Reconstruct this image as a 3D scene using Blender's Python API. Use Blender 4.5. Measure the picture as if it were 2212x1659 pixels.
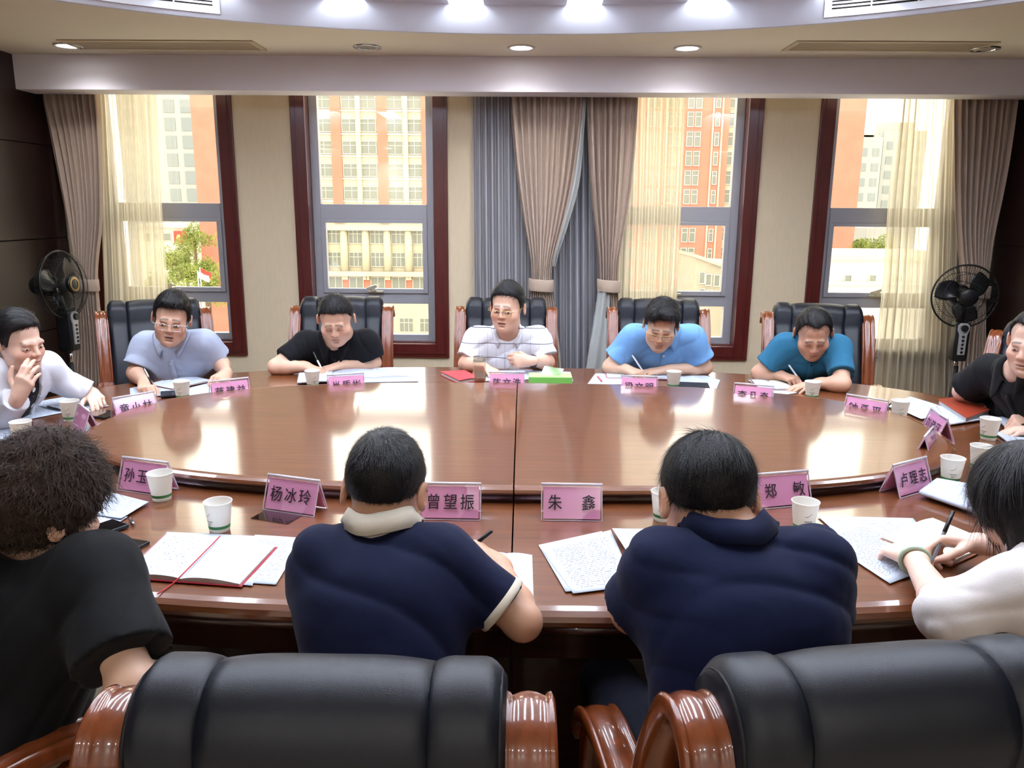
import bpy, bmesh, math, random
import numpy as np
from mathutils import Vector, Matrix
for o in list(bpy.data.objects): bpy.data.objects.remove(o, do_unlink=True)
SC = bpy.context.scene
COL = SC.collection
PI = math.pi
random.seed(7)
RNG = np.random.default_rng(7)
# ---------------------------------------------------------------- camera, sky, exposure
CAM = Vector((0, 0, 1.62)); FPX = 1700.0; IW, IH = 2212, 1659
PITCH, ROLL, YAW = math.radians(12.4), math.radians(0.43), math.radians(0.7)
_f = Vector((-math.sin(YAW)*math.cos(PITCH), math.cos(YAW)*math.cos(PITCH), -math.sin(PITCH)))
_r0 = Vector((math.cos(YAW), math.sin(YAW), 0)); _u0 = _r0.cross(_f)
_r = _r0*math.cos(ROLL)+_u0*math.sin(ROLL); _u = _u0*math.cos(ROLL)-_r0*math.sin(ROLL)
cd = bpy.data.cameras.new('camera'); cd.sensor_width = 36; cd.lens = 36*FPX/IW; cd.clip_start = .05; cd.clip_end = 600
co = bpy.data.objects.new('camera', cd); COL.objects.link(co)
co.matrix_world = Matrix(((_r.x, _u.x, -_f.x, CAM.x), (_r.y, _u.y, -_f.y, CAM.y), (_r.z, _u.z, -_f.z, CAM.z), (0, 0, 0, 1)))
SC.camera = co
W = bpy.data.worlds.new('hazy_sky'); SC.world = W; W.use_nodes = True
_bg = W.node_tree.nodes['Background']; _bg.inputs[0].default_value = (1, .965, .87, 1); _bg.inputs[1].default_value = 3.6
SC.view_settings.view_transform = 'Standard'; SC.view_settings.look = 'None'
SC.view_settings.gamma = 1; SC.view_settings.use_curve_mapping = False
SC.view_settings.exposure = 0.66
SC.cycles.max_bounces = 8; SC.cycles.diffuse_bounces = 4; SC.cycles.glossy_bounces = 4; SC.cycles.transparent_max_bounces = 32; SC.cycles.transmission_bounces = 6
SC.cycles.caustics_reflective = False; SC.cycles.caustics_refractive = False
LIGHT_PANEL = 8.0        # luminous ceiling behind the box beams
DOWNLIGHT = 14.0
REAR_FILL = 48.0  # energy of the unseen lamps added behind the viewer as fill
BACK_LAMP = 55.0
def ray(x, y): return _f+_r*((x-IW/2)/FPX)-_u*((y-IH/2)/FPX)
def at_y(x, y, Y): d = ray(x, y); return CAM+d*(Y/d.y)          # measured point at depth Y
def at_z(x, y, z): d = ray(x, y); return CAM+d*((z-CAM.z)/d.z)  # measured point on a level
# ---------------------------------------------------------------- helpers
def lin(c):
    return tuple(((v/255)/12.92 if v/255 <= .04045 else ((v/255+.055)/1.055)**2.4) for v in c)
MATS = {}
def mat(name, c, rough=.5, metal=0, spec=.5, coat=0, coat_rough=.05, bump=0, bscale=200, vary=0, vscale=4, stretch=(1, 1, 1), alpha=1, emit=0, sheen=0, sss=0, trans=0, c2=None, uv=False, ior=1.45):
    if name in MATS: return MATS[name]
    m = bpy.data.materials.new(name); m.use_nodes = True; MATS[name] = m
    nt = m.node_tree; N = nt.nodes; L = nt.links; b = N['Principled BSDF']
    col = lin(c)+(1,)
    b.inputs['Base Color'].default_value = col; b.inputs['Roughness'].default_value = rough
    b.inputs['Metallic'].default_value = metal; b.inputs['Specular IOR Level'].default_value = spec
    b.inputs['Coat Weight'].default_value = coat; b.inputs['Coat Roughness'].default_value = coat_rough
    b.inputs['Coat IOR'].default_value = 1.75 if name.startswith('table') else 1.45
    b.inputs['Alpha'].default_value = alpha; b.inputs['IOR'].default_value = ior
    if sheen: b.inputs['Sheen Weight'].default_value = sheen
    if trans: b.inputs['Transmission Weight'].default_value = trans
    if sss:
        b.inputs['Subsurface Weight'].default_value = sss; b.inputs['Subsurface Radius'].default_value = (.012, .005, .003)
        b.inputs['Subsurface Scale'].default_value = .6
    if emit:
        b.inputs['Emission Color'].default_value = col; b.inputs['Emission Strength'].default_value = emit
    tc = N.new('ShaderNodeTexCoord'); mp = N.new('ShaderNodeMapping'); mp.inputs['Scale'].default_value = stretch
    L.new(tc.outputs['UV' if uv else 'Object'], mp.inputs[0])
    if vary or c2:
        n = N.new('ShaderNodeTexNoise'); n.inputs['Scale'].default_value = vscale; n.inputs['Detail'].default_value = 6; n.inputs['Roughness'].default_value = .6
        L.new(mp.outputs[0], n.inputs['Vector'])
        r = N.new('ShaderNodeValToRGB'); r.color_ramp.elements[0].position = .3; r.color_ramp.elements[1].position = .7
        hi = lin(c2)+(1,) if c2 else tuple(min(1, v*(1+vary)) for v in col[:3])+(1,)
        lo = col if c2 else tuple(v*(1-vary) for v in col[:3])+(1,)
        r.color_ramp.elements[0].color = lo; r.color_ramp.elements[1].color = hi
        L.new(n.outputs['Fac'], r.inputs[0]); L.new(r.outputs[0], b.inputs['Base Color'])
    if bump:
        n2 = N.new('ShaderNodeTexNoise'); n2.inputs['Scale'].default_value = bscale; n2.inputs['Detail'].default_value = 3
        L.new(mp.outputs[0], n2.inputs['Vector'])
        bp = N.new('ShaderNodeBump'); bp.inputs['Strength'].default_value = bump; bp.inputs['Distance'].default_value = .004
        L.new(n2.outputs['Fac'], bp.inputs['Height']); L.new(bp.outputs[0], b.inputs['Normal'])
    return m
def obj(name, me, m=None, parent=None, smooth=False):
    if isinstance(me, bmesh.types.BMesh):
        bm = me; me = bpy.data.meshes.new(name); bm.to_mesh(me); bm.free()
    o = bpy.data.objects.new(name, me); COL.objects.link(o)
    if m is not None and me is not None:
        me.materials.clear()
        for q in (m if isinstance(m, (list, tuple)) else [m]): me.materials.append(q)
    if parent is not None: o.parent = parent
    if smooth and me is not None:
        me.polygons.foreach_set('use_smooth', [True]*len(me.polygons))
    return o
def empty(name, loc=(0, 0, 0), rz=0, parent=None):
    o = bpy.data.objects.new(name, None); COL.objects.link(o); o.location = loc; o.rotation_euler = (0, 0, rz); o.empty_display_size = .1
    if parent is not None: o.parent = parent
    return o
def tag(o, label, cat, group=None, kind=None):
    o['label'] = label; o['category'] = cat
    if group: o['group'] = group
    if kind: o['kind'] = kind
    return o
def struct(o): o['kind'] = 'structure'; return o
def box(bm, x0, x1, y0, y1, z0, z1, bev=0):
    r = bmesh.ops.create_cube(bm, size=1, matrix=Matrix.Translation(((x0+x1)/2, (y0+y1)/2, (z0+z1)/2)) @ Matrix.Diagonal((abs(x1-x0), abs(y1-y0), abs(z1-z0), 1)))
    if bev:
        es = list({e for v in r['verts'] for e in v.link_edges})
        bmesh.ops.bevel(bm, geom=es, offset=bev, segments=2, affect='EDGES', profile=.6)
    return bm
def B(*a, **k): return box(bmesh.new(), *a, **k)
def cyl(bm, p, q, r1, r2=None, n=16, cap=True):
    p, q = Vector(p), Vector(q); d = q-p; r2 = r1 if r2 is None else r2
    M = Matrix.Translation((p+q)/2) @ d.to_track_quat('Z', 'Y').to_matrix().to_4x4()
    bmesh.ops.create_cone(bm, cap_ends=cap, segments=n, radius1=r1, radius2=r2, depth=d.length, matrix=M); return bm
def tube(pts, r, n=8, closed=False, bm=None):
    """tube along points, r scalar or list"""
    bm = bm or bmesh.new(); pts = [Vector(p) for p in pts]; m = len(pts); rings = []; pn = None
    for i, p in enumerate(pts):
        t = (pts[(i+1) % m]-pts[i-1]) if closed else (pts[min(i+1, m-1)]-pts[max(i-1, 0)])
        t.normalize()
        if pn is None: pn = t.orthogonal().normalized()
        pn = (pn-t*pn.dot(t)).normalized(); b = t.cross(pn); rr = r[i] if hasattr(r, '__len__') else r
        rings.append([bm.verts.new(p+(pn*math.cos(a)+b*math.sin(a))*rr) for a in [2*PI*k/n for k in range(n)]])
    for i in range(m if closed else m-1):
        A, Bq = rings[i], rings[(i+1) % m]
        for k in range(n): bm.faces.new((A[k], A[(k+1) % n], Bq[(k+1) % n], Bq[k]))
    if not closed:
        bm.faces.new(rings[0][::-1]); bm.faces.new(rings[-1])
    return bm
def lathe(prof, n=32, bm=None):
    bm = bm or bmesh.new(); rings = []
    for r, z in prof: rings.append([bm.verts.new((r*math.cos(2*PI*k/n), r*math.sin(2*PI*k/n), z)) for k in range(n)])
    for A, Bq in zip(rings[:-1], rings[1:]):
        for k in range(n): bm.faces.new((A[k], A[(k+1) % n], Bq[(k+1) % n], Bq[k]))
    return bm
def grid(fn, nu, nv, name='grid', uv=True, closed=False):
    """surface fn(u,v) -> point, with a uv layer"""
    U = np.linspace(0, 1, nu+1); V = np.linspace(0, 1, nv+1)
    vs = [fn(u, v) for v in V for u in U]
    fs = [(j*(nu+1)+i, j*(nu+1)+i+1, (j+1)*(nu+1)+i+1, (j+1)*(nu+1)+i) for j in range(nv) for i in range(nu)]
    me = bpy.data.meshes.new(name); me.from_pydata([tuple(p) for p in vs], [], fs)
    if uv:
        l = me.uv_layers.new(name='uv'); d = []
        for f in fs:
            for i in f: d += [U[i % (nu+1)], V[i//(nu+1)]]
        l.data.foreach_set('uv', d)
    me.polygons.foreach_set('use_smooth', [True]*len(fs)); me.update()
    return me
def solidify(o, t, off=0):
    md = o.modifiers.new('thickness', 'SOLIDIFY'); md.thickness = t; md.offset = off; return o
def extrude_outline(pts, axis, a, b, bm=None, bev=0):
    """prism of a 2-D outline; axis 0,1,2 is the extrusion axis"""
    bm = bm or bmesh.new()
    def P(u, v, w): return {0: (w, u, v), 1: (u, w, v), 2: (u, v, w)}[axis]
    A = [bm.verts.new(P(u, v, a)) for u, v in pts]; Bq = [bm.verts.new(P(u, v, b)) for u, v in pts]
    n = len(pts); fs = [bm.faces.new(A), bm.faces.new(Bq[::-1])]
    for i in range(n): bm.faces.new((A[i], A[(i+1) % n], Bq[(i+1) % n], Bq[i]))
    bmesh.ops.recalc_face_normals(bm, faces=bm.faces)
    if bev: bmesh.ops.bevel(bm, geom=list(bm.edges), offset=bev, segments=2, affect='EDGES', profile=.6)
    return bm
def superell(a, b, n, t):
    c, s = math.cos(t), math.sin(t)
    return (math.copysign(abs(c)**(2/n), c)*a, math.copysign(abs(s)**(2/n), s)*b)
# ---------------------------------------------------------------- materials
def wood(name, c1, c2, stretch, coat=.7, rough=.35, coat_rough=.06): return mat(name, c1, rough=rough, coat=coat, coat_rough=coat_rough, c2=c2, vscale=3.0, stretch=stretch)
M_TABLE = wood('table_wood', (92, 47, 19), (118, 66, 31), (1.2, 22, 22), coat=1, coat_rough=.1, rough=.4)
M_TEDGE = wood('table_edge_wood', (112, 56, 30), (136, 72, 40), (1.2, 22, 22), coat=1, coat_rough=.08, rough=.35)
M_TDARK = wood('table_dark_wood', (44, 20, 13), (60, 28, 18), (1.5, 1.5, 20), coat=.6)
M_CHWOOD = wood('chair_wood', (100, 46, 18), (130, 64, 28), (14, 14, 1.6), coat=1, coat_rough=.05, rough=.3)
M_REDW = wood('redwood_casing', (74, 22, 20), (92, 32, 26), (16, 16, 1.2), coat=.5, coat_rough=.15)
M_PANEL = wood('dark_wall_panel', (24, 11, 11), (36, 18, 16), (2, 2, 18), coat=.2, coat_rough=.3, rough=.45)
M_LEATHER = mat('black_leather', (12, 17, 28), rough=.42, bump=.16, bscale=700, spec=.5)
M_CEIL = mat('ceiling_paint', (246, 236, 216), rough=.9, vary=.02, vscale=2)
M_BEAM = mat('beam_paint', (236, 230, 236), rough=.85, vary=.015, vscale=2)
M_FASCIA = mat('cove_paint', (232, 234, 242), rough=.8)
M_WALL = mat('wallpaper_cream', (214, 196, 166), rough=.9, bump=.12, bscale=300, vary=.03, vscale=60, stretch=(1, 1, .2))
M_ALU = mat('aluminium_frame', (168, 168, 174), rough=.45, metal=.35)
M_WHITE = mat('white_plastic', (235, 235, 235), rough=.4)
M_BLACK = mat('black_plastic', (20, 20, 22), rough=.35)
M_CHROME = mat('chrome', (210, 210, 212), rough=.15, metal=1)
M_FLOOR = mat('beige_carpet', (172, 156, 134), rough=.95, bump=.3, bscale=300, vary=.08, vscale=90)
def glassy(name, tint=(1, 1, 1), tr=.9, rough=.02, gc=(1, 1, 1)):
    m = bpy.data.materials.new(name); m.use_nodes = True; nt = m.node_tree; N = nt.nodes; L = nt.links
    N.remove(N['Principled BSDF']); out = N['Material Output']
    t = N.new('ShaderNodeBsdfTransparent'); t.inputs[0].default_value = tint+(1,)
    g = N.new('ShaderNodeBsdfGlossy'); g.inputs['Color'].default_value = gc+(1,); g.inputs['Roughness'].default_value = rough
    fr = N.new('ShaderNodeFresnel'); gm = N.new('ShaderNodeNewGeometry'); mr = N.new('ShaderNodeMapRange'); mr.inputs['To Min'].default_value = 1.45; mr.inputs['To Max'].default_value = 1/1.45; L.new(gm.outputs['Backfacing'], mr.inputs['Value']); L.new(mr.outputs[0], fr.inputs[0])
    mx = N.new('ShaderNodeMixShader'); ad = N.new('ShaderNodeMath'); ad.operation = 'ADD'; ad.inputs[1].default_value = 1-tr; ad.use_clamp = True
    L.new(fr.outputs[0], ad.inputs[0]); L.new(ad.outputs[0], mx.inputs[0]); L.new(t.outputs[0], mx.inputs[1]); L.new(g.outputs[0], mx.inputs[2]); L.new(mx.outputs[0], out.inputs[0])
    MATS[name] = m; return m
M_PANE = glassy('window_glass', (.97, .97, .93), .98)
M_ACRYL = glassy('acrylic', (.985, .98, .985), .985, .03)
M_SMOKE = glassy('smoked_acrylic', (.55, .56, .6), .9, .03)
M_LENS = glassy('spectacle_lens', (.97, .97, .97), .97)
# ---------------------------------------------------------------- the room
XL, XR, YB, YF, ZC = -3.37, 3.44, 5.87, -1.6, 2.60
BZ, BY0, BY1 = 2.38, 5.44, 5.66
OCX, OCY, OA, OB = 0.0, 2.99, 2.84, 1.77
struct(obj('floor', B(XL, XR, YF, YB+.3, -.1, 0), M_FLOOR))
def ring_plane(name, z, m):
    bm = bmesh.new(); n = 96; inner = []; outer = []
    for k in range(n):
        t = 2*PI*k/n; c, s = math.cos(t), math.sin(t)
        inner.append(bm.verts.new((OCX+(OA+.012)*c, OCY+(OB+.012)*s, z)))
        d = min(((XR-OCX) if c > 0 else (OCX-XL))/max(abs(c), 1e-6), ((YB+.3-OCY) if s > 0 else (OCY-YF))/max(abs(s), 1e-6))
        outer.append(bm.verts.new((OCX+d*c, OCY+d*s, z)))
    for k in range(n): bm.faces.new((inner[k], inner[(k+1) % n], outer[(k+1) % n], outer[k]))
    r = bmesh.ops.extrude_face_region(bm, geom=list(bm.faces))
    for v in r['geom']:
        if isinstance(v, bmesh.types.BMVert): v.co.z += .05
    return struct(obj(name, bm, m))
ceiling = ring_plane('ceiling', ZC, M_CEIL)
# cove: upright fascia, box beams and a luminous ceiling above them
bm = bmesh.new(); n = 128; lo = []; hi = []
for k in range(n):
    t = 2*PI*k/n; lo.append(bm.verts.new((OCX+OA*math.cos(t), OCY+OB*math.sin(t), ZC-.004))); hi.append(bm.verts.new((OCX+OA*math.cos(t), OCY+OB*math.sin(t), 3.02)))
for k in range(n): bm.faces.new((lo[(k+1) % n], lo[k], hi[k], hi[(k+1) % n]))
fascia = struct(obj('trim_1', bm, M_FASCIA, smooth=True)); solidify(fascia, .03, -1)
bm = bmesh.new(); bm.faces.new([bm.verts.new((OCX+(OA+.05)*math.cos(2*PI*k/96), OCY+(OB+.05)*math.sin(2*PI*k/96), 3.0)) for k in range(96)])
m = bpy.data.materials.new('luminous_ceiling'); m.use_nodes = True; MATS['lum'] = m
_p = m.node_tree.nodes['Principled BSDF']; _p.inputs['Base Color'].default_value = (.9, .9, .9, 1); _p.inputs['Emission Color'].default_value = (.84, .905, 1, 1); _p.inputs['Emission Strength'].default_value = LIGHT_PANEL
lum = tag(obj('luminous_ceiling_panel', bm, m), 'bright white luminous panel glowing above the box beams of the oval ceiling recess', 'ceiling light')
pitch = .655
for i in range(-4, 5):
    x0, x1 = i*pitch-.23, i*pitch+.23; xm = max(abs(x0), abs(x1))
    if xm >= OA*.985: continue
    dy = OB*math.sqrt(1-(xm/OA)**2)-.002
    dyi = OB*math.sqrt(1-(min(abs(x0), abs(x1))/OA)**2)
    bm = bmesh.new(); ol = []
    nn = 8
    for q in range(nn+1):
        x = x0+(x1-x0)*q/nn; ol.append((x, OCY+OB*math.sqrt(max(0, 1-(x/OA)**2))-.001))
    for q in range(nn+1):
        x = x1+(x0-x1)*q/nn; ol.append((x, OCY-OB*math.sqrt(max(0, 1-(x/OA)**2))+.001))
    extrude_outline(ol, 2, 2.745, 2.86, bm)
    struct(obj('trim_2', bm, M_FASCIA))
# beam (pelmet) in front of the curtain slot
beam = struct(obj('trim_3', B(XL, XR, BY0, BY1, BZ, ZC, bev=.004), M_BEAM))
struct(obj('trim_4', B(XL, XR, BY1-.001, YB+.25, ZC-.002, ZC+.05), M_CEIL))
# window wall with four openings
WIN = [(-3.20, -2.082), (-1.666, -.547), (.574, 1.693), (2.093, 3.21)]   # outer faces of the casings
CW, SILL, CTOP = .105, .531, 2.59
wall = bmesh.new(); xs = [XL]
for a, b in WIN: xs += [a+.03, b-.03]
xs.append(XR)
for i in range(0, len(xs), 2): box(wall, xs[i], xs[i+1], YB, YB+.26, 0, ZC)
for a, b in WIN: box(wall, a+.03, b-.03, YB, YB+.26, 0, SILL+.03)
struct(obj('wall_back', wall, M_WALL))
struct(obj('baseboard_back', B(XL, XR, YB-.012, YB, 0, .1), M_REDW))
M_HANDLE = mat('handle_metal', (196, 190, 172), rough=.35, metal=.6)
for k, (a, b) in enumerate(WIN):
    w = struct(empty('window_%d' % (k+1), ((a+b)/2, YB, 0))); h = (b-a)/2
    d0, d1 = -.022, .05
    for s in (-1, 1):
        cx = B(s*h, s*(h-CW), d0, d1, SILL, CTOP, bev=.004); obj('casing', cx, M_REDW, w)
        obj('casing_bead', B(s*(h-.03), s*(h-.036), d0-.006, d0+.002, SILL+.03, CTOP), M_REDW, w)
        obj('reveal', B(s*(h-CW+.012), s*(h-CW), .045, .13, SILL+CW-.01, CTOP), M_REDW, w)
        obj('aluminium_jamb', B(s*(h-CW), s*(h-CW-.062), .09, .15, SILL+CW, CTOP, bev=.003), M_ALU, w)
    obj('casing', B(-h+CW, h-CW, d0, d1, SILL, SILL+CW, bev=.004), M_REDW, w)
    obj('casing_bead', B(-h+.03, h-.03, d0-.006, d0+.002, SILL+.03, SILL+.036), M_REDW, w)
    obj('sill_board', B(-h+CW, h-CW, .045, .13, SILL+CW-.012, SILL+CW+.006), M_REDW, w)
    i = h-CW-.06
    obj('aluminium_rail', B(-i, i, .09, .15, SILL+CW+.005, .69, bev=.003), M_ALU, w)
    obj('aluminium_rail', B(-i, i, .09, .15, .925, 1.005, bev=.003), M_ALU, w)
    obj('transom', B(-i, i, .08, .16, 1.552, 1.66, bev=.003), M_ALU, w)
    sash = obj('sash_frame', None, None, w) if False else None
    bm = bmesh.new()
    for s in (-1, 1): box(bm, s*i, s*(i-.035), .075, .12, 1.005, 1.552, bev=.003)
    box(bm, -i+.035, i-.035, .075, .12, 1.005, 1.04, bev=.003); box(bm, -i+.035, i-.035, .075, .12, 1.525, 1.552, bev=.003)
    sash = obj('sash', bm, M_ALU, w)
    obj('pane', B(-i+.03, i-.03, .096, .102, 1.035, 1.53), M_PANE, sash)
    obj('pane', B(-i, i, .116, .122, 1.655, CTOP), M_PANE, w)
    obj('pane', B(-i, i, .116, .122, .685, .93), M_PANE, w)
    hd = bmesh.new(); box(hd, -.06, .06, .055, .085, 1.008, 1.026, bev=.004); box(hd, -.02, .012, .02, .06, 1.02, 1.045, bev=.004)
    extrude_outline([(-.065, 1.052), (.012, 1.076), (.02, 1.062), (.0, 1.04), (-.05, 1.035)], 1, .02, .04, hd, bev=.003)
    obj('handle', hd, M_HANDLE, w)
# side walls in dark panels, rear wall behind the viewer
def side_wall(name, x, s):
    bmw = bmesh.new(); box(bmw, x, x+s*.2, YF, YB+.26, 0, ZC)
    wq = struct(obj(name, bmw, mat('panel_joint', (18, 10, 10), rough=.8)))
    zs = [0, .12, .77, 1.405, 2.045, ZC]; ys = [YF]+[YB-.02-1.22*k for k in range(6, -1, -1) if YB-.02-1.22*k > YF]
    for zi in range(len(zs)-1):
        for yi in range(len(ys)-1):
            obj('panel', B(x-s*.018, x+s*.001, ys[yi]+.003, ys[yi+1]-.003, zs[zi]+.003, zs[zi+1]-.003, bev=.003), M_PANEL, wq)
    return wq
side_wall('wall_left', XL, -1); side_wall('wall_right', XR, 1)
struct(obj('wall_front', B(XL, XR, YF-.2, YF, 0, ZC), mat('rear_wall_paint', (238, 232, 220), rough=.9)))
# ---------------------------------------------------------------- ceiling fixtures
def downlight(loc, lit, label):
    d = tag(empty('downlight', loc), label, 'downlight', 'ceiling downlights')
    bm = lathe([(.085, 0), (.085, -.006), (.066, -.006), (.06, .012), (.058, .03)], 28)
    obj('trim_ring', bm, M_CHROME if not lit else M_WHITE, d, True)
    bm = bmesh.new(); bmesh.ops.create_circle(bm, cap_ends=True, radius=.06, segments=24, matrix=Matrix.Translation((0, 0, -.003 if lit else .016)))
    obj('lamp_face', bm, mat('lamp_lit', (255, 255, 255), emit=14) if lit else mat('lamp_off', (120, 116, 104), rough=.4), d)
    if not lit:
        for k in range(-2, 3): obj('louver', B(-.058, .058, k*.02-.002, k*.02+.002, -.002, .014), M_CHROME, d)
    else:
        l = bpy.data.lights.new('lamp', 'SPOT'); l.energy = DOWNLIGHT if loc[1] > 3 else REAR_FILL; l.spot_size = 2.5; l.spot_blend = .9; l.shadow_soft_size = .06; l.color = (.96, .97, 1)
        lo_ = bpy.data.objects.new('lamp', l); COL.objects.link(lo_); lo_.parent = d; lo_.location = (0, 0, -.03)
    return d
for (px, py, lit, lab) in [(147, 98, 1, 'lit round downlight left of the left ceiling vent'), (793, 101, 0, 'unlit round ceiling downlight between left vent and middle lit lamp'),
                           (1126, 102, 1, 'lit round downlight in the middle of the ceiling band'), (1485, 103, 1, 'lit round downlight left of the right ceiling vent'),
                           (2128, 105, 0, 'unlit round ceiling downlight right of the right vent')]:
    p = at_z(px, py, ZC); downlight((p.x, p.y, ZC-.001), lit, lab)
for x, nm in ((-2.2, 'far left'), (-.75, 'middle left'), (.75, 'middle right'), (2.2, 'far right')):     # unseen fill row, added to wash the rear wall and light the room frontally
    downlight((x, -1.28, ZC-.001), 1, 'added fill downlight at %s of the unseen row by the rear wall' % nm)
M_VENT = mat('vent_cream', (206, 188, 158), rough=.6); M_VDARK = mat('vent_dark', (40, 34, 30), rough=.8)
def ceiling_vent(x0, x1, y0, y1, label):
    v = tag(empty('ceiling_vent', ((x0+x1)/2, (y0+y1)/2, ZC)), label, 'vent', 'long ceiling vents'); a, b = (x1-x0)/2, (y1-y0)/2
    bm = bmesh.new(); w = .035
    box(bm, -a, a, -b, -b+w, -.007, -.001, bev=.002); box(bm, -a, a, b-w, b, -.007, -.001, bev=.002)
    box(bm, -a, -a+w, -b+w, b-w, -.007, -.001, bev=.002); box(bm, a-w, a, -b+w, b-w, -.007, -.001, bev=.002)
    obj('frame', bm, M_VENT, v); obj('backing', B(-a+w, a-w, -b+w, b-w, -.003, -.001), mat('vent_shadow', (96, 74, 52), rough=.8), v)
    n = 12
    sl = B(-a+w, a-w, -.0048, .0048, -.0042, -.0028)
    me = bpy.data.meshes.new('slat'); sl.to_mesh(me); sl.free(); me.materials.append(M_VENT)
    for k in range(n):
        o = obj('slat', me, None, v); o.location.y = -b+w+(k+.5)*(2*b-2*w)/n
    return v
p, q = at_z(175, 88, ZC), at_z(590, 111, ZC); ceiling_vent(-2.80, -1.62, 4.99, 5.27, 'long cream slatted vent flush in the ceiling, left of the unlit downlight')
ceiling_vent(1.58, 2.76, 4.92, 5.20, 'long cream slatted vent flush in the ceiling, beside the right unlit downlight')
def cove_grille(t0, t1, label):
    a = Vector((OCX+OA*math.cos(t0), OCY+OB*math.sin(t0), 0)); b = Vector((OCX+OA*math.cos(t1), OCY+OB*math.sin(t1), 0))
    v = tag(empty('cove_grille', (0, 0, 0)), label, 'air grille', 'air grilles in the ceiling recess')
    def arc(u, off): 
        t = t0+(t1-t0)*u; nrm = Vector((math.cos(t)/OA, math.sin(t)/OB, 0)).normalized()
        return Vector((OCX+OA*math.cos(t), OCY+OB*math.sin(t), 0))-nrm*off
    def strip(u0, u1, z0, z1, o0, o1, n=16):
        bm = bmesh.new(); rs = []
        for k in range(n+1):
            u = u0+(u1-u0)*k/n; f, c = arc(u, o1), arc(u, o0)
            rs.append([bm.verts.new((c.x, c.y, z0)), bm.verts.new((f.x, f.y, z0)), bm.verts.new((f.x, f.y, z1)), bm.verts.new((c.x, c.y, z1))])
        for A, Bq in zip(rs[:-1], rs[1:]):
            for k in range(4): bm.faces.new((A[k], A[(k+1) % 4], Bq[(k+1) % 4], Bq[k]))
        bm.faces.new(rs[0]); bm.faces.new(rs[-1][::-1]); bmesh.ops.recalc_face_normals(bm, faces=bm.faces); return bm
    z0, z1 = ZC+.02, ZC+.24
    for (u0, u1, za, zb) in ((0, 1, z0, z0+.035), (0, 1, z1-.035, z1), (0, .03, z0+.035, z1-.035), (.97, 1, z0+.035, z1-.035)):
        obj('frame', strip(u0, u1, za, zb, .001, .014), M_WHITE, v)
    obj('backing', strip(.03, .97, z0+.035, z1-.035, .001, .004), M_VDARK, v)
    n = 8
    for k in range(n):
        z = z0+.04+(k+.5)*(z1-z0-.08)/n; obj('slat', strip(.03, .97, z-.004, z+.004, .004, .013), M_WHITE, v)
    for u in (.2, .4, .6, .8): obj('divider', strip(u-.003, u+.003, z0+.035, z1-.035, .004, .012, 1), M_WHITE, v)
cove_grille(math.radians(124.5), math.radians(150), 'white slatted air grille on the left of the oval ceiling recess')
cove_grille(math.radians(56.5), math.radians(31), 'white slatted air grille on the right of the oval ceiling recess')
# ---------------------------------------------------------------- the town outside
YO = 120.0
def ox(px, y=460, Y=YO): return at_y(px, y, Y).x
def oz(py, px=1106, Y=YO): return at_y(px, py, Y).z
M_CREAM = mat('cream_stone', (168, 159, 139), rough=.8, vary=.04, vscale=.3)
M_BRICKF = mat('far_red_brick', (164, 104, 88), rough=.85, vary=.08, vscale=.5)
M_SHADE = mat('far_window_glass', (108, 110, 102), rough=.25)
M_FRAMEF = mat('far_window_frame', (184, 178, 163), rough=.6)
M_HAZY = mat('haze_tinted_wall', (140, 142, 141), rough=.9, vary=.03, vscale=.2)  # distance haze painted into the pale grey base colour
M_HAZYW = mat('haze_tinted_glass', (112, 118, 120), rough=.6)  # same haze tint painted into the window colour
M_PALE = mat('pale_render', (186, 180, 164), rough=.9)
GROUND = -24.0
_wm = {}
def far_window(parent, x, z, w, h, Y, mullions=(1, 1)):
    key = (round(w, 2), round(h, 2), mullions)
    if key not in _wm:
        bm = B(-w/2, w/2, -.06, .1, -h/2, h/2); me = bpy.data.meshes.new('window'); bm.to_mesh(me); bm.free(); me.materials.append(M_SHADE)
        bm = bmesh.new(); t = .09
        box(bm, -w/2-t, w/2+t, -.22, -.02, -h/2-t, -h/2); box(bm, -w/2-t, w/2+t, -.14, -.02, h/2, h/2+t)
        for s in (-1, 1): box(bm, s*w/2, s*(w/2+t), -.14, -.02, -h/2, h/2)
        for q in range(mullions[0]): xx = -w/2+w*(q+1)/(mullions[0]+1); box(bm, xx-.04, xx+.04, -.12, -.05, -h/2, h/2)
        for q in range(mullions[1]): zz = h*.18; box(bm, -w/2, w/2, -.12, -.05, zz-.04, zz+.04)
        m2 = bpy.data.meshes.new('window_frame'); bm.to_mesh(m2); bm.free(); m2.materials.append(M_FRAMEF)
        _wm[key] = (me, m2)
    me, m2 = _wm[key]
    o = obj('window', me, None, parent); o.location = (x, Y, z); f = obj('window_frame', m2, None, o); return o
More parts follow.
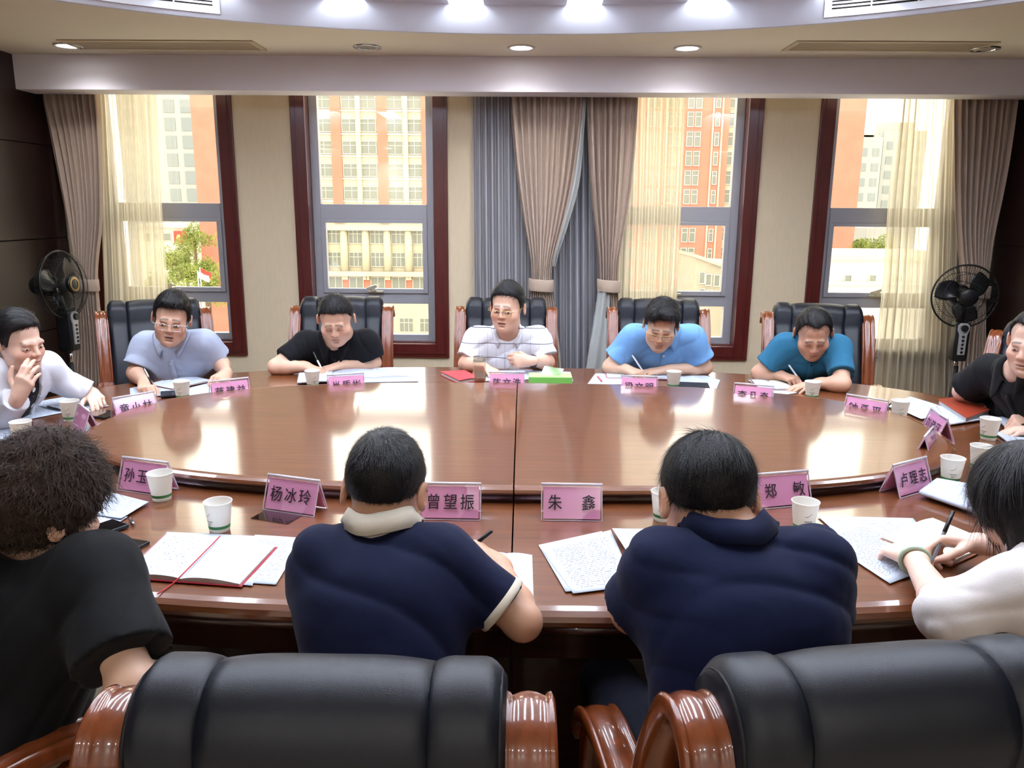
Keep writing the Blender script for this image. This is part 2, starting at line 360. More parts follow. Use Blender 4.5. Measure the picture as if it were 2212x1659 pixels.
# stone and brick tower across the street
tw = tag(empty('office_tower', (ox(800), YO, GROUND)), 'cream stone tower with red brick stripes and rows of windows outside the second window', 'building')
tw.location = (0, 0, 0)
obj('wall', B(ox(430), ox(1020), YO, YO+20, GROUND, 21.5), M_CREAM, tw)
for (a, b, z0) in ((430, 486, -24), (526, 548, oz(484)), (624, 646, oz(484)), (722, 744, oz(484)), (820, 841, oz(484)), (913, 930, oz(484))):
    obj('brick_stripe', B(ox(a), ox(b), YO-.25, YO+.1, z0, 21.5), M_BRICKF, tw)
for py in (222, 273, 321, 370, 419): pass
rows = [oz(y) for y in (222, 273, 321, 370, 419)]; rows = [rows[0]+3.42]+rows
cols = [ox(v) for v in (510, 566, 608, 664, 706, 762, 801, 857, 898, 948, 990)]
for z in rows:
    for x in cols: far_window(tw, x, z, 2.15, 1.7, YO)
    obj('sill_band', B(ox(488), ox(1018), YO-.2, YO+.05, z-1.32, z-1.1), M_FRAMEF, tw)
for px in (588, 685, 780, 880, 970): obj('pilaster', B(ox(px)-.35, ox(px)+.35, YO-.4, YO+.05, oz(478), 21.5), M_CREAM, tw)
obj('cornice', B(ox(488), ox(1018), YO-1.2, YO+.1, oz(500), oz(488)), M_CREAM, tw)
for px in (508, 556, 603, 650, 698, 742, 789, 836, 882, 926, 974):
    bm = bmesh.new(); cyl(bm, (ox(px), YO-.5, oz(592)), (ox(px), YO-.5, oz(500)), .62, .55, 14); obj('column', bm, M_CREAM, tw, True)
for py in (513, 563):
    for px in (532, 580, 627, 674, 720, 766, 813, 859, 905, 950, 996): far_window(tw, ox(px), oz(py), 1.9, 2.0, YO, (2, 1))
obj('cornice', B(ox(488), ox(1018), YO-1.4, YO+.1, oz(598), oz(588)), M_CREAM, tw)
obj('brick_band', B(ox(488), ox(1018), YO-.3, YO+.1, oz(640), oz(598)), M_BRICKF, tw)
for px in (532, 580, 627, 674, 720, 766, 813, 859, 905, 950, 996):
    far_window(tw, ox(px), oz(614), 2.0, 1.8, YO-.3, (1, 0))
    for s in (-20, 20): obj('bracket', B(ox(px+s)-.2, ox(px+s)+.2, YO-1.0, YO-.2, oz(606), oz(598)), M_CREAM, tw)
for px in (520, 566, 612, 656, 700, 740, 780, 828, 873, 918, 964): far_window(tw, ox(px), oz(704), 2.0, 2.0, YO, (2, 1))
# red brick block
rb = tag(empty('brick_block', (0, 0, 0)), 'red brick block with paired windows and a cream wing outside the third window', 'building')
obj('wall', B(ox(1020)+.02, ox(1556), YO-2, YO+20, GROUND, 22), M_BRICKF, rb)
obj('wing', B(ox(1556), ox(1700), YO-1, YO+18, GROUND, 22), M_CREAM, rb)
obj('end_wall', B(ox(1700), ox(1838), YO-2, YO+20, GROUND, 22), M_BRICKF, rb)
rws = [184, 220, 259, 301, 342, 383, 423, 464, 504, 546, 586, 621]
for py in rws:
    for px in (1200, 1216, 1246, 1262, 1296, 1312, 1342, 1358, 1392, 1408, 1434, 1450, 1475, 1491): far_window(rb, ox(px), oz(py), .75, 1.9, YO-2, (0, 1))
    far_window(rb, ox(1531), oz(py), .5, 1.7, YO-2, (0, 1))
    for px in (1569, 1592, 1630, 1664): far_window(rb, ox(px), oz(py-2), 1.5, 1.8, YO-1, (1, 1))
for px in (1522, 1541): obj('stone_strip', B(ox(px)-.12, ox(px)+.12, YO-2.15, YO-1.9, GROUND, 22), M_CREAM, rb)
# low stone house in front of the brick block
lh = tag(empty('low_stone_house', (0, 0, 0)), 'low grey stone house with sloping parapet beneath the brick block', 'building'); Y2 = 85
M_GREYST = mat('grey_stone', (150, 142, 128), rough=.9, vary=.06, vscale=.6)
bm = bmesh.new(); extrude_outline([(ox(1503, 560, Y2), GROUND), (ox(1720, 560, Y2), GROUND), (ox(1720, 560, Y2), oz(585, 1560, Y2)), (ox(1555, 560, Y2), oz(575, 1560, Y2)), (ox(1503, 560, Y2), oz(556, 1560, Y2))], 1, Y2, Y2+10, bm)
obj('wall', bm, M_GREYST, lh)
bm = bmesh.new(); extrude_outline([(ox(1500, 560, Y2), oz(556, 1560, Y2)), (ox(1555, 560, Y2), oz(575, 1560, Y2)), (ox(1725, 560, Y2), oz(585, 1560, Y2)), (ox(1725, 560, Y2), oz(578, 1560, Y2)), (ox(1555, 560, Y2), oz(568, 1560, Y2)), (ox(1500, 560, Y2), oz(549, 1560, Y2))], 1, Y2-.4, Y2+10, bm)
obj('parapet', bm, M_CREAM, lh)
for px, py in ((1516, 600), (1530, 604), (1548, 606), (1516, 636), (1532, 638)): far_window(lh, ox(px, py, Y2), oz(py, px, Y2), .5, 1.1, Y2, (0, 0))
# hazy towers on the right
def hazy_tower(label, px0, px1, ptop, Y, wx, wz, wsize, name='distant_tower', zbot=GROUND, top=None, rowstop=None):
    t = tag(empty(name, (0, 0, 0)), label, 'building')
    x0, x1, z1 = at_y(px0, 400, Y).x, at_y(px1, 400, Y).x, at_y((px0+px1)/2, ptop, Y).z
    obj('wall', B(x0, x1, Y, Y+14, zbot, z1), M_HAZY, t)
    z = z1-wz; zl = at_y(px0, rowstop or 640, Y).z
    bm = B(-wsize[0]/2, wsize[0]/2, -.15, .1, -wsize[1]/2, wsize[1]/2); me = bpy.data.meshes.new('window'); bm.to_mesh(me); bm.free(); me.materials.append(M_HAZYW)
    while z > zl:
        nx = max(1, int((x1-x0)/wx))
        for k in range(nx):
            o = obj('window', me, None, t); o.location = (x0+(k+.5)*(x1-x0)/nx, Y, z)
        z -= wz
    if top:
        for (a, b, c) in top: obj('roof_block', B(at_y(a, 400, Y).x, at_y(b, 400, Y).x, Y+1, Y+10, z1, at_y(px0, c, Y).z), M_HAZY, t)
    return t
hazy_tower('tall hazy grey apartment tower with stepped roof outside the right window', 1846, 1898, 296, 260, 3.6, 4.6, (2.2, 2.4), top=[(1848, 1880, 288), (1852, 1896, 291)], rowstop=480)
hazy_tower('hazy tower with roof block right of the stepped tower', 1899, 1990, 282, 265, 3.6, 4.6, (2.0, 2.4), top=[(1908, 1965, 263)], rowstop=480)
hazy_tower('small far hazy tower left of the stepped tower', 1822, 1845, 345, 330, 3.4, 4.4, (1.8, 2.2), rowstop=440)
hazy_tower('pinkish low apartment row behind the trees outside the right window', 1812, 1925, 492, 150, 3.2, 3.6, (1.4, 1.5), name='apartment_row', rowstop=545)
# hazy towers on the left
hazy_tower('dark hazy glass tower behind the left window', 360, 432, 190, 200, 3.4, 4.2, (2.6, 3.0), name='glass_tower', rowstop=430)
hazy_tower('pale far tower seen through the left sheer curtain', 268, 322, 175, 230, 4.4, 4.4, (3.0, 2.6), rowstop=420)
M_ROOFW = mat('white_roof_wall', (178, 174, 165), rough=.85)
wl = tag(empty('white_low_building', (0, 0, 0)), 'white low building with flat roof edge under the right window', 'building'); Y3 = 70
obj('wall', B(ox(1755, 560, Y3), ox(2120, 560, Y3), Y3, Y3+14, GROUND, oz(556, 1900, Y3)), M_ROOFW, wl)
obj('parapet', B(ox(1750, 560, Y3), ox(2125, 560, Y3), Y3-.5, Y3+14.2, oz(562, 1900, Y3), oz(552, 1900, Y3)), M_CREAM, wl)
obj('ledge', B(ox(1750, 560, Y3), ox(2125, 560, Y3), Y3-.5, Y3+.1, oz(615, 1900, Y3), oz(609, 1900, Y3)), M_ROOFW, wl)
for px in (1831, 1884, 1940): far_window(wl, ox(px, 600, Y3), oz(601, px, Y3), .55, .5, Y3, (0, 0))
ws = tag(empty('white_shop_building', (0, 0, 0)), 'white building with a red sign above the trees outside the left window', 'building'); Y4 = 140
obj('wall', B(ox(300, 500, Y4), ox(404, 500, Y4), Y4, Y4+12, GROUND, oz(484, 380, Y4)), M_PALE, ws)
obj('roof_edge', B(ox(298, 500, Y4), ox(406, 500, Y4), Y4-.6, Y4+.1, oz(492, 380, Y4), oz(484, 380, Y4)), M_ROOFW, ws)
obj('sign', B(ox(377, 500, Y4), ox(404, 500, Y4), Y4-.5, Y4-.1, oz(525, 390, Y4), oz(499, 390, Y4)), mat('red_sign', (190, 50, 40), rough=.6), ws)
_s = ws; sx, sz = ox(386, 500, Y4), oz(512, 386, Y4)
bm = bmesh.new(); extrude_outline([(sx-.3, sz-.3), (sx+.5, sz-.05), (sx+.35, sz+.5), (sx-.1, sz+.35)], 1, Y4-.56, Y4-.5, bm); obj('sign_mark', bm, mat('sign_yellow', (240, 190, 90)), ws)
for px in (318, 340, 360): far_window(ws, ox(px, 500, Y4), oz(512, px, Y4), 1.4, 1.2, Y4, (0, 0))
# trees
M_LEAF = mat('tree_leaf', (86, 104, 40), rough=.8, c2=(136, 142, 66), vscale=.5); M_BARK = mat('bark', (90, 72, 54), rough=.9)
def tree(px, py, Y, r, label, seed):
    rg = np.random.default_rng(seed); c = at_y(px, py, Y); t = tag(empty('tree', (c.x, c.y, GROUND)), label, 'tree', 'street trees')
    n = 2600; pts = []; blobs = rg.normal(size=(11, 3))*[.5, .5, .36]; br = rg.uniform(.35, .6, 11)
    d = rg.normal(size=(n, 3)); d /= np.linalg.norm(d, axis=1)[:, None]
    k = rg.integers(0, 11, n); P = (blobs[k]+d*br[k][:, None]*rg.uniform(.75, 1.05, n)[:, None])*r
    vs = []; fs = []
    for i in range(n):
        a = rg.normal(size=3); a /= np.linalg.norm(a); b = np.cross(a, rg.normal(size=3)); b /= np.linalg.norm(b); s = r*.07*rg.uniform(.6, 1.3)
        q = P[i]; j = len(vs); vs += [q-a*s, q+b*s*.6, q+a*s, q-b*s*.6]; fs.append((j, j+1, j+2, j+3))
    me = bpy.data.meshes.new('foliage'); me.from_pydata([tuple(v) for v in vs], [], fs)
    o = obj('foliage', me, M_LEAF, t); o.location.z = c.z-GROUND; o['kind'] = 'stuff'
    obj('trunk', cyl(bmesh.new(), (0, 0, 0), (0, 0, c.z-GROUND), .3, .18, 8), M_BARK, t)
for i, (px, py, Y, r, lab) in enumerate([(405, 592, 90, 1.7, 'yellow-green tree crown beside the flags outside the left window'), (447, 578, 97, 1.5, 'green tree crown behind the flags outside the left window'), (370, 566, 103, 1.7, 'tree crown under the white building, seen beside the sheer curtain'),
        (420, 514, 112, 1.8, 'dark green far tree right of the red sign'), (400, 548, 118, 2.0, 'far tree just under the red sign'), (352, 612, 84, 1.7, 'tree crown low behind the left sheer curtain'), (445, 622, 78, 1.5, 'lowest tree crown by the brick edge outside the left window'),
        (1862, 530, 112, 1.6, 'small tree behind the white parapet outside the right window'), (1900, 538, 100, 1.7, 'second small tree behind the white parapet outside the right window')]): tree(px, py, Y, r, lab, i)
def flag(px, py, Y, c, label):
    p = at_y(px, py, Y); t = tag(empty('flag', (p.x, p.y, p.z)), label, 'flag', 'flags outside the left window')
    obj('pole', cyl(bmesh.new(), (0, 0, -3.2), (0, 0, .65), .035, n=8), M_WHITE, t)
    me = grid(lambda u, v: (u*.8, .1*math.sin(u*7), .6-.45*v-.35*u), 10, 4); obj('cloth', me, c, t)
flag(433, 596, 60, mat('flag_red', (190, 44, 36), rough=.7), 'red flag on a pole outside the left window')
flag(428, 604, 58, mat('flag_white', (240, 238, 232), rough=.7), 'white flag on a pole left of the red flag')
struct(obj('ground_outside', B(-260, 260, 30, 420, GROUND-1, GROUND), mat('street', (214, 210, 198), rough=.95)))
# ---------------------------------------------------------------- the conference table
TCX, TCY, TZ = -.02, 3.01, .75
IA, IB, INN = 1.63, .75, 2.5; OA2, OB2, ONN = 2.30, 1.41, 2.6; RISE = .053
def table_loft(prof, a, b, n, half, seg=72, close_first=False):
    """profile of (offset, z) swept round half of the oval; half = +1 right, -1 left"""
    bm = bmesh.new(); rings = []
    for off, z in prof:
        rr = []
        for k in range(seg+1):
            t = -PI/2+PI*k/seg; x, y = superell(a+off, b+off, n, t); x = max(abs(x), 0)+.0022
            rr.append(bm.verts.new((half*x, y, z)))
        rings.append(rr)
    for A, Bq in zip(rings[:-1], rings[1:]):
        for k in range(seg): bm.faces.new((A[k], A[k+1], Bq[k+1], Bq[k]))
    if close_first: bm.faces.new(rings[0])
    for e in (0, -1):
        try: bm.faces.new([r[e] for r in rings])
        except Exception: pass
    bmesh.ops.recalc_face_normals(bm, faces=bm.faces); return bm
table = tag(empty('conference_table', (TCX, TCY, 0)), 'large glossy oval wooden conference table with a raised centre', 'table')
for half in (1, -1):
    q = IA-OA2
    o = obj('ring_top', table_loft([(-.80, TZ-.002), (-.80, TZ), (-.03, TZ), (-.012, TZ-.003), (0, TZ-.012), (.004, TZ-.024), (0, TZ-.036), (-.012, TZ-.046), (-.05, TZ-.05)], OA2, OB2, ONN, half), M_TABLE, table)
    for pgi, pg in enumerate(o.data.polygons): pg.use_smooth = False
    obj('edge_moulding', table_loft([(-.05, TZ-.05), (-.022, TZ-.052), (-.03, TZ-.075), (-.06, TZ-.09), (-.06, TZ-.15), (-.075, TZ-.16), (-.12, TZ-.165)], OA2, OB2, ONN, half), M_TDARK, table, True)
    obj('pedestal', table_loft([(-.42, TZ-.06), (-.42, .02), (-.40, .02), (-.40, 0)], OA2, OB2, ONN, half), M_TDARK, table)
    obj('raised_panel', table_loft([(-.02, TZ+RISE), (-.006, TZ+RISE-.002), (.004, TZ+RISE-.008), (.008, TZ+RISE-.016), (.004, TZ+RISE-.022), (-.012, TZ+RISE-.024)], IA, IB, INN, half, close_first=True), M_TABLE, table)
    obj('panel_skirt', table_loft([(-.012, TZ+RISE-.024), (-.02, TZ+RISE-.03), (-.02, TZ+.006), (-.008, TZ)], IA, IB, INN, half), M_TDARK, table, True)
# ---------------------------------------------------------------- curtains
M_DRAPE = mat('taupe_drape', (188, 166, 148), rough=.85, bump=.25, bscale=260, sheen=.3, vary=.05, vscale=30)
M_LINING = mat('silver_lining', (176, 178, 176), rough=.35, spec=.6)
def sheer_mat(name, c, c2, base_a, stripe_a, freq):
    m = bpy.data.materials.new(name); m.use_nodes = True; nt = m.node_tree; N = nt.nodes; L = nt.links; N.remove(N['Principled BSDF']); out = N['Material Output']
    tc = N.new('ShaderNodeTexCoord'); sp = N.new('ShaderNodeSeparateXYZ'); L.new(tc.outputs['UV'], sp.inputs[0])
    mu = N.new('ShaderNodeMath'); mu.operation = 'MULTIPLY'; mu.inputs[1].default_value = freq*2*PI; L.new(sp.outputs[0], mu.inputs[0])
    sn = N.new('ShaderNodeMath'); sn.operation = 'SINE'; L.new(mu.outputs[0], sn.inputs[0])
    rp = N.new('ShaderNodeValToRGB'); rp.color_ramp.elements[0].position = .3; rp.color_ramp.elements[1].position = .62; rp.color_ramp.elements[0].color = (base_a,)*3+(1,); rp.color_ramp.elements[1].color = (stripe_a,)*3+(1,)
    L.new(sn.outputs[0], rp.inputs[0])
    rc = N.new('ShaderNodeValToRGB'); rc.color_ramp.elements[0].position = .3; rc.color_ramp.elements[1].position = .7; rc.color_ramp.elements[0].color = lin(c)+(1,); rc.color_ramp.elements[1].color = lin(c2)+(1,)
    L.new(sn.outputs[0], rc.inputs[0])
    tr = N.new('ShaderNodeBsdfTransparent'); df = N.new('ShaderNodeBsdfDiffuse'); tl = N.new('ShaderNodeBsdfTranslucent'); m1 = N.new('ShaderNodeMixShader'); m1.inputs[0].default_value = .6; m2 = N.new('ShaderNodeMixShader')
    L.new(rc.outputs[0], df.inputs[0]); L.new(rc.outputs[0], tl.inputs[0]); L.new(df.outputs[0], m1.inputs[1]); L.new(tl.outputs[0], m1.inputs[2])
    L.new(rp.outputs[0], m2.inputs[0]); L.new(tr.outputs[0], m2.inputs[1]); L.new(m1.outputs[0], m2.inputs[2]); L.new(m2.outputs[0], out.inputs[0])
    MATS[name] = m; return m
M_SHEER = sheer_mat('striped_sheer', (222, 212, 188), (232, 226, 210), .72, .92, 30)
M_SHEERG = sheer_mat('grey_striped_sheer', (172, 174, 186), (226, 226, 228), .93, .97, 40)
def edges(rows, Y):
    zs = [at_y((a+b)/2, py, Y).z for py, a, b in rows]; xl = [at_y(a, py, Y).x for py, a, b in rows]; xr = [at_y(b, py, Y).x for py, a, b in rows]
    o = np.argsort(zs); zs = np.array(zs)[o]; xl = np.array(xl)[o]; xr = np.array(xr)[o]
    def sm(z, arr):
        return float(np.mean([np.interp(z+d, zs, arr) for d in (-.12, -.06, 0, .06, .12)]))
    return lambda z: (sm(z, xl), sm(z, xr))
def curtain(name, rows, Y, npl, amp, m, label, group, z0=.03, z1=2.59, tie=None, nu=None, lining=None, seed=0):
    rg = np.random.default_rng(seed); E = edges(rows, Y); ph = rg.uniform(0, 6, 4); w0 = abs(E(z1)[1]-E(z1)[0]); jit = rg.normal(size=npl+2)*.16
    root = tag(empty(name, ((E(1.0)[0]+E(1.0)[1])/2, Y, 0)), label, 'curtain', group); cx = root.location.x
    def fn(u, v):
        z = z1+(z0-z1)*v; a, b = E(z); t = u*npl; k = int(min(t, npl-1)); uu = u+jit[k]*math.sin(PI*(t-k))/npl*.5
        sq = abs(b-a)/w0
        A = amp*(.55+.45*sq)*(1+.3*math.sin(5*u+ph[0]))
        y = A*math.sin(2*PI*npl*uu+.35*math.sin(3*z+ph[1]))+.25*A*math.sin(2*PI*npl*2.37*uu+ph[2]+1.2*math.sin(2*z))
        if tie: y += -.02*math.exp(-((z-tie)/.08)**2)*0-.05*math.sin(PI*u)*math.exp(-((z-tie-.02)/.3)**2)
        return (a+(b-a)*(u+.12/npl*math.sin(2*PI*npl*uu+ph[3])*.6)-cx, y, z)
    me = grid(fn, nu or npl*10, 60); o = obj('cloth', me, m, root)
    if lining: solidify(o, .004, 1)
    if tie:
        a, b = E(tie); w = (b-a)/2+.012; mid = (a+b)/2-cx
        bm = bmesh.new(); rs = []
        for (dz, k) in ((-.042, .97), (-.038, 1), (.038, 1), (.042, .97)):
            rs.append([bm.verts.new((mid+w*k*math.copysign(abs(math.cos(t))**.8, math.cos(t)), -.03+(.062)*k*math.sin(t), tie+dz-.006*math.cos(t))) for t in [2*PI*i/28 for i in range(28)]])
        for A_, B_ in zip(rs[:-1], rs[1:]):
            for i in range(28): bm.faces.new((A_[i], A_[(i+1) % 28], B_[(i+1) % 28], B_[i]))
        tb = obj('tieback', bm, M_DRAPE, root, True); solidify(tb, .006)
    return root
YD, YS = 5.735, 5.82
G1, G2 = 'taupe tied-back drapes', 'striped sheer curtains'
curtain('drape_curtain', [(200, 90, 214), (300, 112, 222), (400, 132, 224), (500, 150, 222), (560, 163, 212), (600, 168, 212), (640, 166, 214), (720, 160, 222), (900, 150, 235)], YD, 9, .03, M_DRAPE, 'taupe drape tied back in the left corner beside the dark wall', G1, tie=1.075, seed=1)
d2 = curtain('drape_curtain', [(200, 1100, 1263), (300, 1108, 1255), (400, 1118, 1240), (500, 1134, 1214), (560, 1146, 1194), (600, 1149, 1187), (640, 1144, 1194), (720, 1136, 1206), (900, 1125, 1220)], YD-.02, 11, .03, M_DRAPE, 'wide taupe drape tied back behind the middle chair, left of the pair', G1, tie=1.10, seed=2)
d3 = curtain('drape_curtain', [(200, 1267, 1380), (300, 1270, 1375), (400, 1275, 1366), (500, 1285, 1350), (560, 1293, 1336), (600, 1294, 1331), (640, 1292, 1336), (720, 1296, 1344), (900, 1296, 1350)], YD-.02, 8, .03, M_DRAPE, 'narrower taupe drape tied back, right of the middle pair', G1, tie=1.10, seed=3)
curtain('drape_curtain', [(200, 2058, 2200), (300, 2060, 2188), (400, 2062, 2172), (500, 2066, 2150), (560, 2072, 2136), (620, 2078, 2128), (700, 2066, 2128), (900, 2040, 2135)], YD, 9, .032, M_DRAPE, 'taupe drape in the right corner behind the standing fan', G1, tie=1.08, seed=4)
# silvery lining turned out at the inner edges of the middle pair
for d, rows, nm in ((d2, [(215, 1258, 1266), (400, 1234, 1252), (500, 1210, 1222), (575, 1190, 1196)], 0), (d3, [(622, 1292, 1318), (700, 1280, 1312), (790, 1266, 1308), (900, 1250, 1300)], 1)):
    E_ = edges(rows, YD-.055 if nm else YD+.0); zt, zb = at_y(1250, rows[0][0], YD).z, at_y(1250, rows[-1][0], YD).z
    lin_me = grid(lambda u, v: (E_(zt+(zb-zt)*v)[0]+(E_(zt+(zb-zt)*v)[1]-E_(zt+(zb-zt)*v)[0])*u-d.location.x, (-.075 if nm else -.028)+.015*math.sin(9*u+2*v), zt+(zb-zt)*v), 10, 30)
    obj('lining', lin_me, M_LINING, d)
curtain('sheer_curtain', [(205, 205, 338), (420, 216, 348), (640, 224, 362), (900, 232, 378)], YS-.01, 9, .02, M_SHEER, 'striped sheer curtain over the left window', G2, seed=5)
curtain('sheer_curtain', [(205, 1018, 1300), (640, 1022, 1300), (900, 1024, 1300)], YS-.005, 17, .022, M_SHEERG, 'grey striped sheer against the wall behind the middle drapes', G2, seed=6)
curtain('sheer_curtain', [(205, 1340, 1482), (420, 1338, 1472), (640, 1332, 1462), (900, 1326, 1452)], YS-.01, 10, .02, M_SHEER, 'striped sheer curtain over the third window', G2, seed=7)
curtain('sheer_curtain', [(205, 1942, 2085), (420, 1920, 2085), (640, 1906, 2082), (800, 1888, 2080), (950, 1876, 2080)], YS-.01, 11, .022, M_SHEER, 'striped sheer curtain over the right window', G2, seed=8)
# ---------------------------------------------------------------- executive chairs
def make_chair():
    """faces +y, origin on the floor below the seat centre; overall .62 wide, 1.09 high"""
    r = empty('executive_chair')
    # backrest cushion: three upholstered sections with a rolled top
    def sec(x0, x1, bl, br_, nu=14):
        n = 26; prof = []
        for k in range(n+1):
            t = k/n
            if t < .62: s = t/.62; prof.append((-.19-.16*s**1.25+.03*math.sin(PI*s), .46+.52*s))          # front face, leaning back
            else:
                a = (t-.62)/.38; th = .28+a*(PI*1.0-.28); prof.append((-.42+.095*math.cos(th), .985+.105*math.sin(th)))
        back = [(-.50, .86), (-.455, .66), (-.33, .46)]
        full = prof+back
        bm = bmesh.new(); rows = []
        for i in range(nu+1):
            u = i/nu; x = x0+(x1-x0)*u; off = -bl*max(0, 1-u*3.2)**2.2-br_*max(0, 1-(1-u)*3.2)**2.2; row = []
            cy, cz = -.36, .80
            for (y, z) in full:
                d = Vector((y-cy, z-cz)); L_ = d.length
                row.append(bm.verts.new((x, y+d.x/L_*off, z+d.y/L_*off)))
            rows.append(row)
        m_ = len(full)
        for A_, B_ in zip(rows[:-1], rows[1:]):
            for k in range(m_): bm.faces.new((A_[k], A_[(k+1) % m_], B_[(k+1) % m_], B_[k]))
        bm.faces.new(rows[0][::-1]); bm.faces.new(rows[-1]); bmesh.ops.recalc_face_normals(bm, faces=bm.faces); return bm
    ba = obj('backrest', sec(-.15, .15, .010, .010), M_LEATHER, r, True)
    obj('side_bolster', sec(-.252, -.149, .034, .012), M_LEATHER, r, True)
    obj('side_bolster', sec(.149, .252, .012, .034), M_LEATHER, r, True)
    st = mat('leather_stitch', (10, 11, 14), rough=.6)
    for s in (-1, 1):
        pts = [(s*.2445, -.42+.083*math.cos(t), .975+.092*math.sin(t)) for t in np.linspace(.3, PI*.98, 16)]
        obj('piping', tube(pts, .0035, 6), st, r, True)
    # seat cushion
    bm = B(-.245, .245, -.2, .27, .38, .485, bev=.04); obj('seat', bm, M_LEATHER, r, True)
    obj('seat_frame', B(-.26, .26, -.3, .25, .32, .385, bev=.01), M_CHWOOD, r)
    # curved side posts with scrolled tops
    for s in (-1, 1):
        cen = [(-.20, .30), (-.205, .46), (-.24, .66), (-.295, .84), (-.34, .93), (-.375, .99), (-.415, 1.012), (-.46, .997), (-.485, .955)]
        wd = [.06, .06, .056, .052, .05, .05, .048, .042, .03]
        bm = bmesh.new(); rings = []
        C = [Vector((0, y, z)) for y, z in cen]
        # refine
        F = []
        for i in range(len(C)-1):
            for q in range(4): F.append((C[i].lerp(C[i+1], q/4), wd[i]+(wd[i+1]-wd[i])*q/4))
        F.append((C[-1], wd[-1]))
        P_ = [f[0] for f in F]
        for _ in range(3): P_ = [P_[0]]+[(P_[i-1]+P_[i]*2+P_[i+1])/4 for i in range(1, len(P_)-1)]+[P_[-1]]
        # cross-section: moulded front face (two raised rims, crowned middle)
        cs = [(-1, .0), (-.98, .8), (-.86, 1.06), (-.72, .98), (-.62, .8), (-.3, 1.0), (0, 1.06), (.3, 1.0), (.62, .8), (.72, .98), (.86, 1.06), (.98, .8), (1, 0), (.9, -.8), (-.9, -.8)]
        for i, p in enumerate(P_):
            t = (P_[min(i+1, len(P_)-1)]-P_[max(i-1, 0)]).normalized(); nrm = Vector((0, -t.z, t.y)); 
            if nrm.y < 0 and i < 5: pass
            nrm = Vector((0, t.z, -t.y)); hw = .036 if i < len(P_)*.55 else .036+.004*((i/len(P_))-.55)/.45
            rings.append([bm.verts.new(Vector((s*.283, 0, 0))+Vector((a*hw, 0, 0))+p+nrm*(b*F[i][1]*.5)) for a, b in cs])
        m_ = len(cs)
        for A_, B_ in zip(rings[:-1], rings[1:]):
            for k in range(m_): bm.faces.new((A_[k], A_[(k+1) % m_], B_[(k+1) % m_], B_[k]))
        bm.faces.new(rings[0][::-1]); bm.faces.new(rings[-1]); bmesh.ops.recalc_face_normals(bm, faces=bm.faces)
        obj('side_post', bm, M_CHWOOD, r, True)
        # armrest with moulded top and its front upright
        ar = [(-.235, .60), (-.14, .645), (-.04, .655), (.06, .645), (.125, .60), (.14, .545)]
        C = [Vector((0, y, z)) for y, z in ar]; F = []
        for i in range(len(C)-1):
            for q in range(4): F.append(C[i].lerp(C[i+1], q/4))
        F.append(C[-1])
        for _ in range(3): F = [F[0]]+[(F[i-1]+F[i]*2+F[i+1])/4 for i in range(1, len(F)-1)]+[F[-1]]
        bm = bmesh.new(); rings = []
        for i, p in enumerate(F):
            t = (F[min(i+1, len(F)-1)]-F[max(i-1, 0)]).normalized(); nrm = Vector((0, -t.z, t.y))
            rings.append([bm.verts.new(Vector((s*.285+a*.042, 0, 0))+p+nrm*(b*.022)) for a, b in cs])
        for A_, B_ in zip(rings[:-1], rings[1:]):
            for k in range(m_): bm.faces.new((A_[k], A_[(k+1) % m_], B_[(k+1) % m_], B_[k]))
        bm.faces.new(rings[0][::-1]); bm.faces.new(rings[-1]); bmesh.ops.recalc_face_normals(bm, faces=bm.faces)
        obj('armrest', bm, M_CHWOOD, r, True)
        obj('arm_support', extrude_outline([(.07, .30), (.125, .30), (.14, .45), (.125, .6), (.05, .63), (.08, .5)], 0, s*.285-.03, s*.285+.03, bev=.006), M_CHWOOD, r, True)
        obj('side_panel', B(s*.285-.012, s*.285+.012, -.2, .08, .3, .6, bev=.003), M_CHWOOD, r)
        obj('leg', extrude_outline([(-.27, .33), (-.2, .33), (-.24, 0), (-.29, 0)], 0, s*.26-.03, s*.26+.03, bev=.005), M_CHWOOD, r)
        obj('leg', extrude_outline([(.17, .33), (.24, .33), (.235, 0), (.19, 0)], 0, s*.26-.03, s*.26+.03, bev=.005), M_CHWOOD, r)
    return r
def children(o): return [c for c in bpy.data.objects if c.parent == o]
def copy_tree(o, parent=None):
    c = o.copy(); COL.objects.link(c); c.parent = parent
    for ch in children(o): copy_tree(ch, c)
    return c
def aim(x, y, tx, ty): return math.atan2(ty-y, tx-x)-PI/2
CH0 = make_chair(); GCH = 'executive chairs around the table'
# origin x, y, heading (rad from +y, counter-clockwise), label
CHAIRS = [
    (-2.02, 4.30, PI+.46, 'black leather chair with wooden posts behind the man in the grey-blue shirt'),
    (-1.09, 4.52, PI+.10, 'black leather chair with wooden posts behind the man in the black polo writing'),
    (-.10, 4.53, PI+.0, 'black leather chair with wooden posts behind the man in the white striped polo'),
    (.83, 4.55, PI-.06, 'black leather chair with wooden posts behind the man in the sky-blue shirt'),
    (1.70, 4.36, PI-.20, 'black leather chair with wooden posts behind the man in the teal polo'),
    (2.42, 3.62, PI-.75, 'black leather chair with wooden posts at the right edge beside the standing fan'),
    (-.268, 1.385, .0, 'large black leather chair in the left foreground seen from behind'),
    (.462, 1.43, .15, 'large black leather chair in the right foreground seen from behind'),
    (-1.10, 1.42, -.62, 'black leather chair under the person with brown curly hair'),
    (-2.48, 3.30, PI+1.15, 'black leather chair of the woman in the white jacket'),
    (1.52, 1.58, .72, 'black leather chair of the woman in the white blouse')]
CHO = []
for i, (x, y, a, lab) in enumerate(CHAIRS):
    o = CH0 if i == 0 else copy_tree(CH0)
    o.location = (x, y, 0); o.rotation_euler = (0, 0, a); tag(o, lab, 'chair', GCH); CHO.append(o)
    if 'foreground seen' in lab: o.scale = (1, 1, .93)
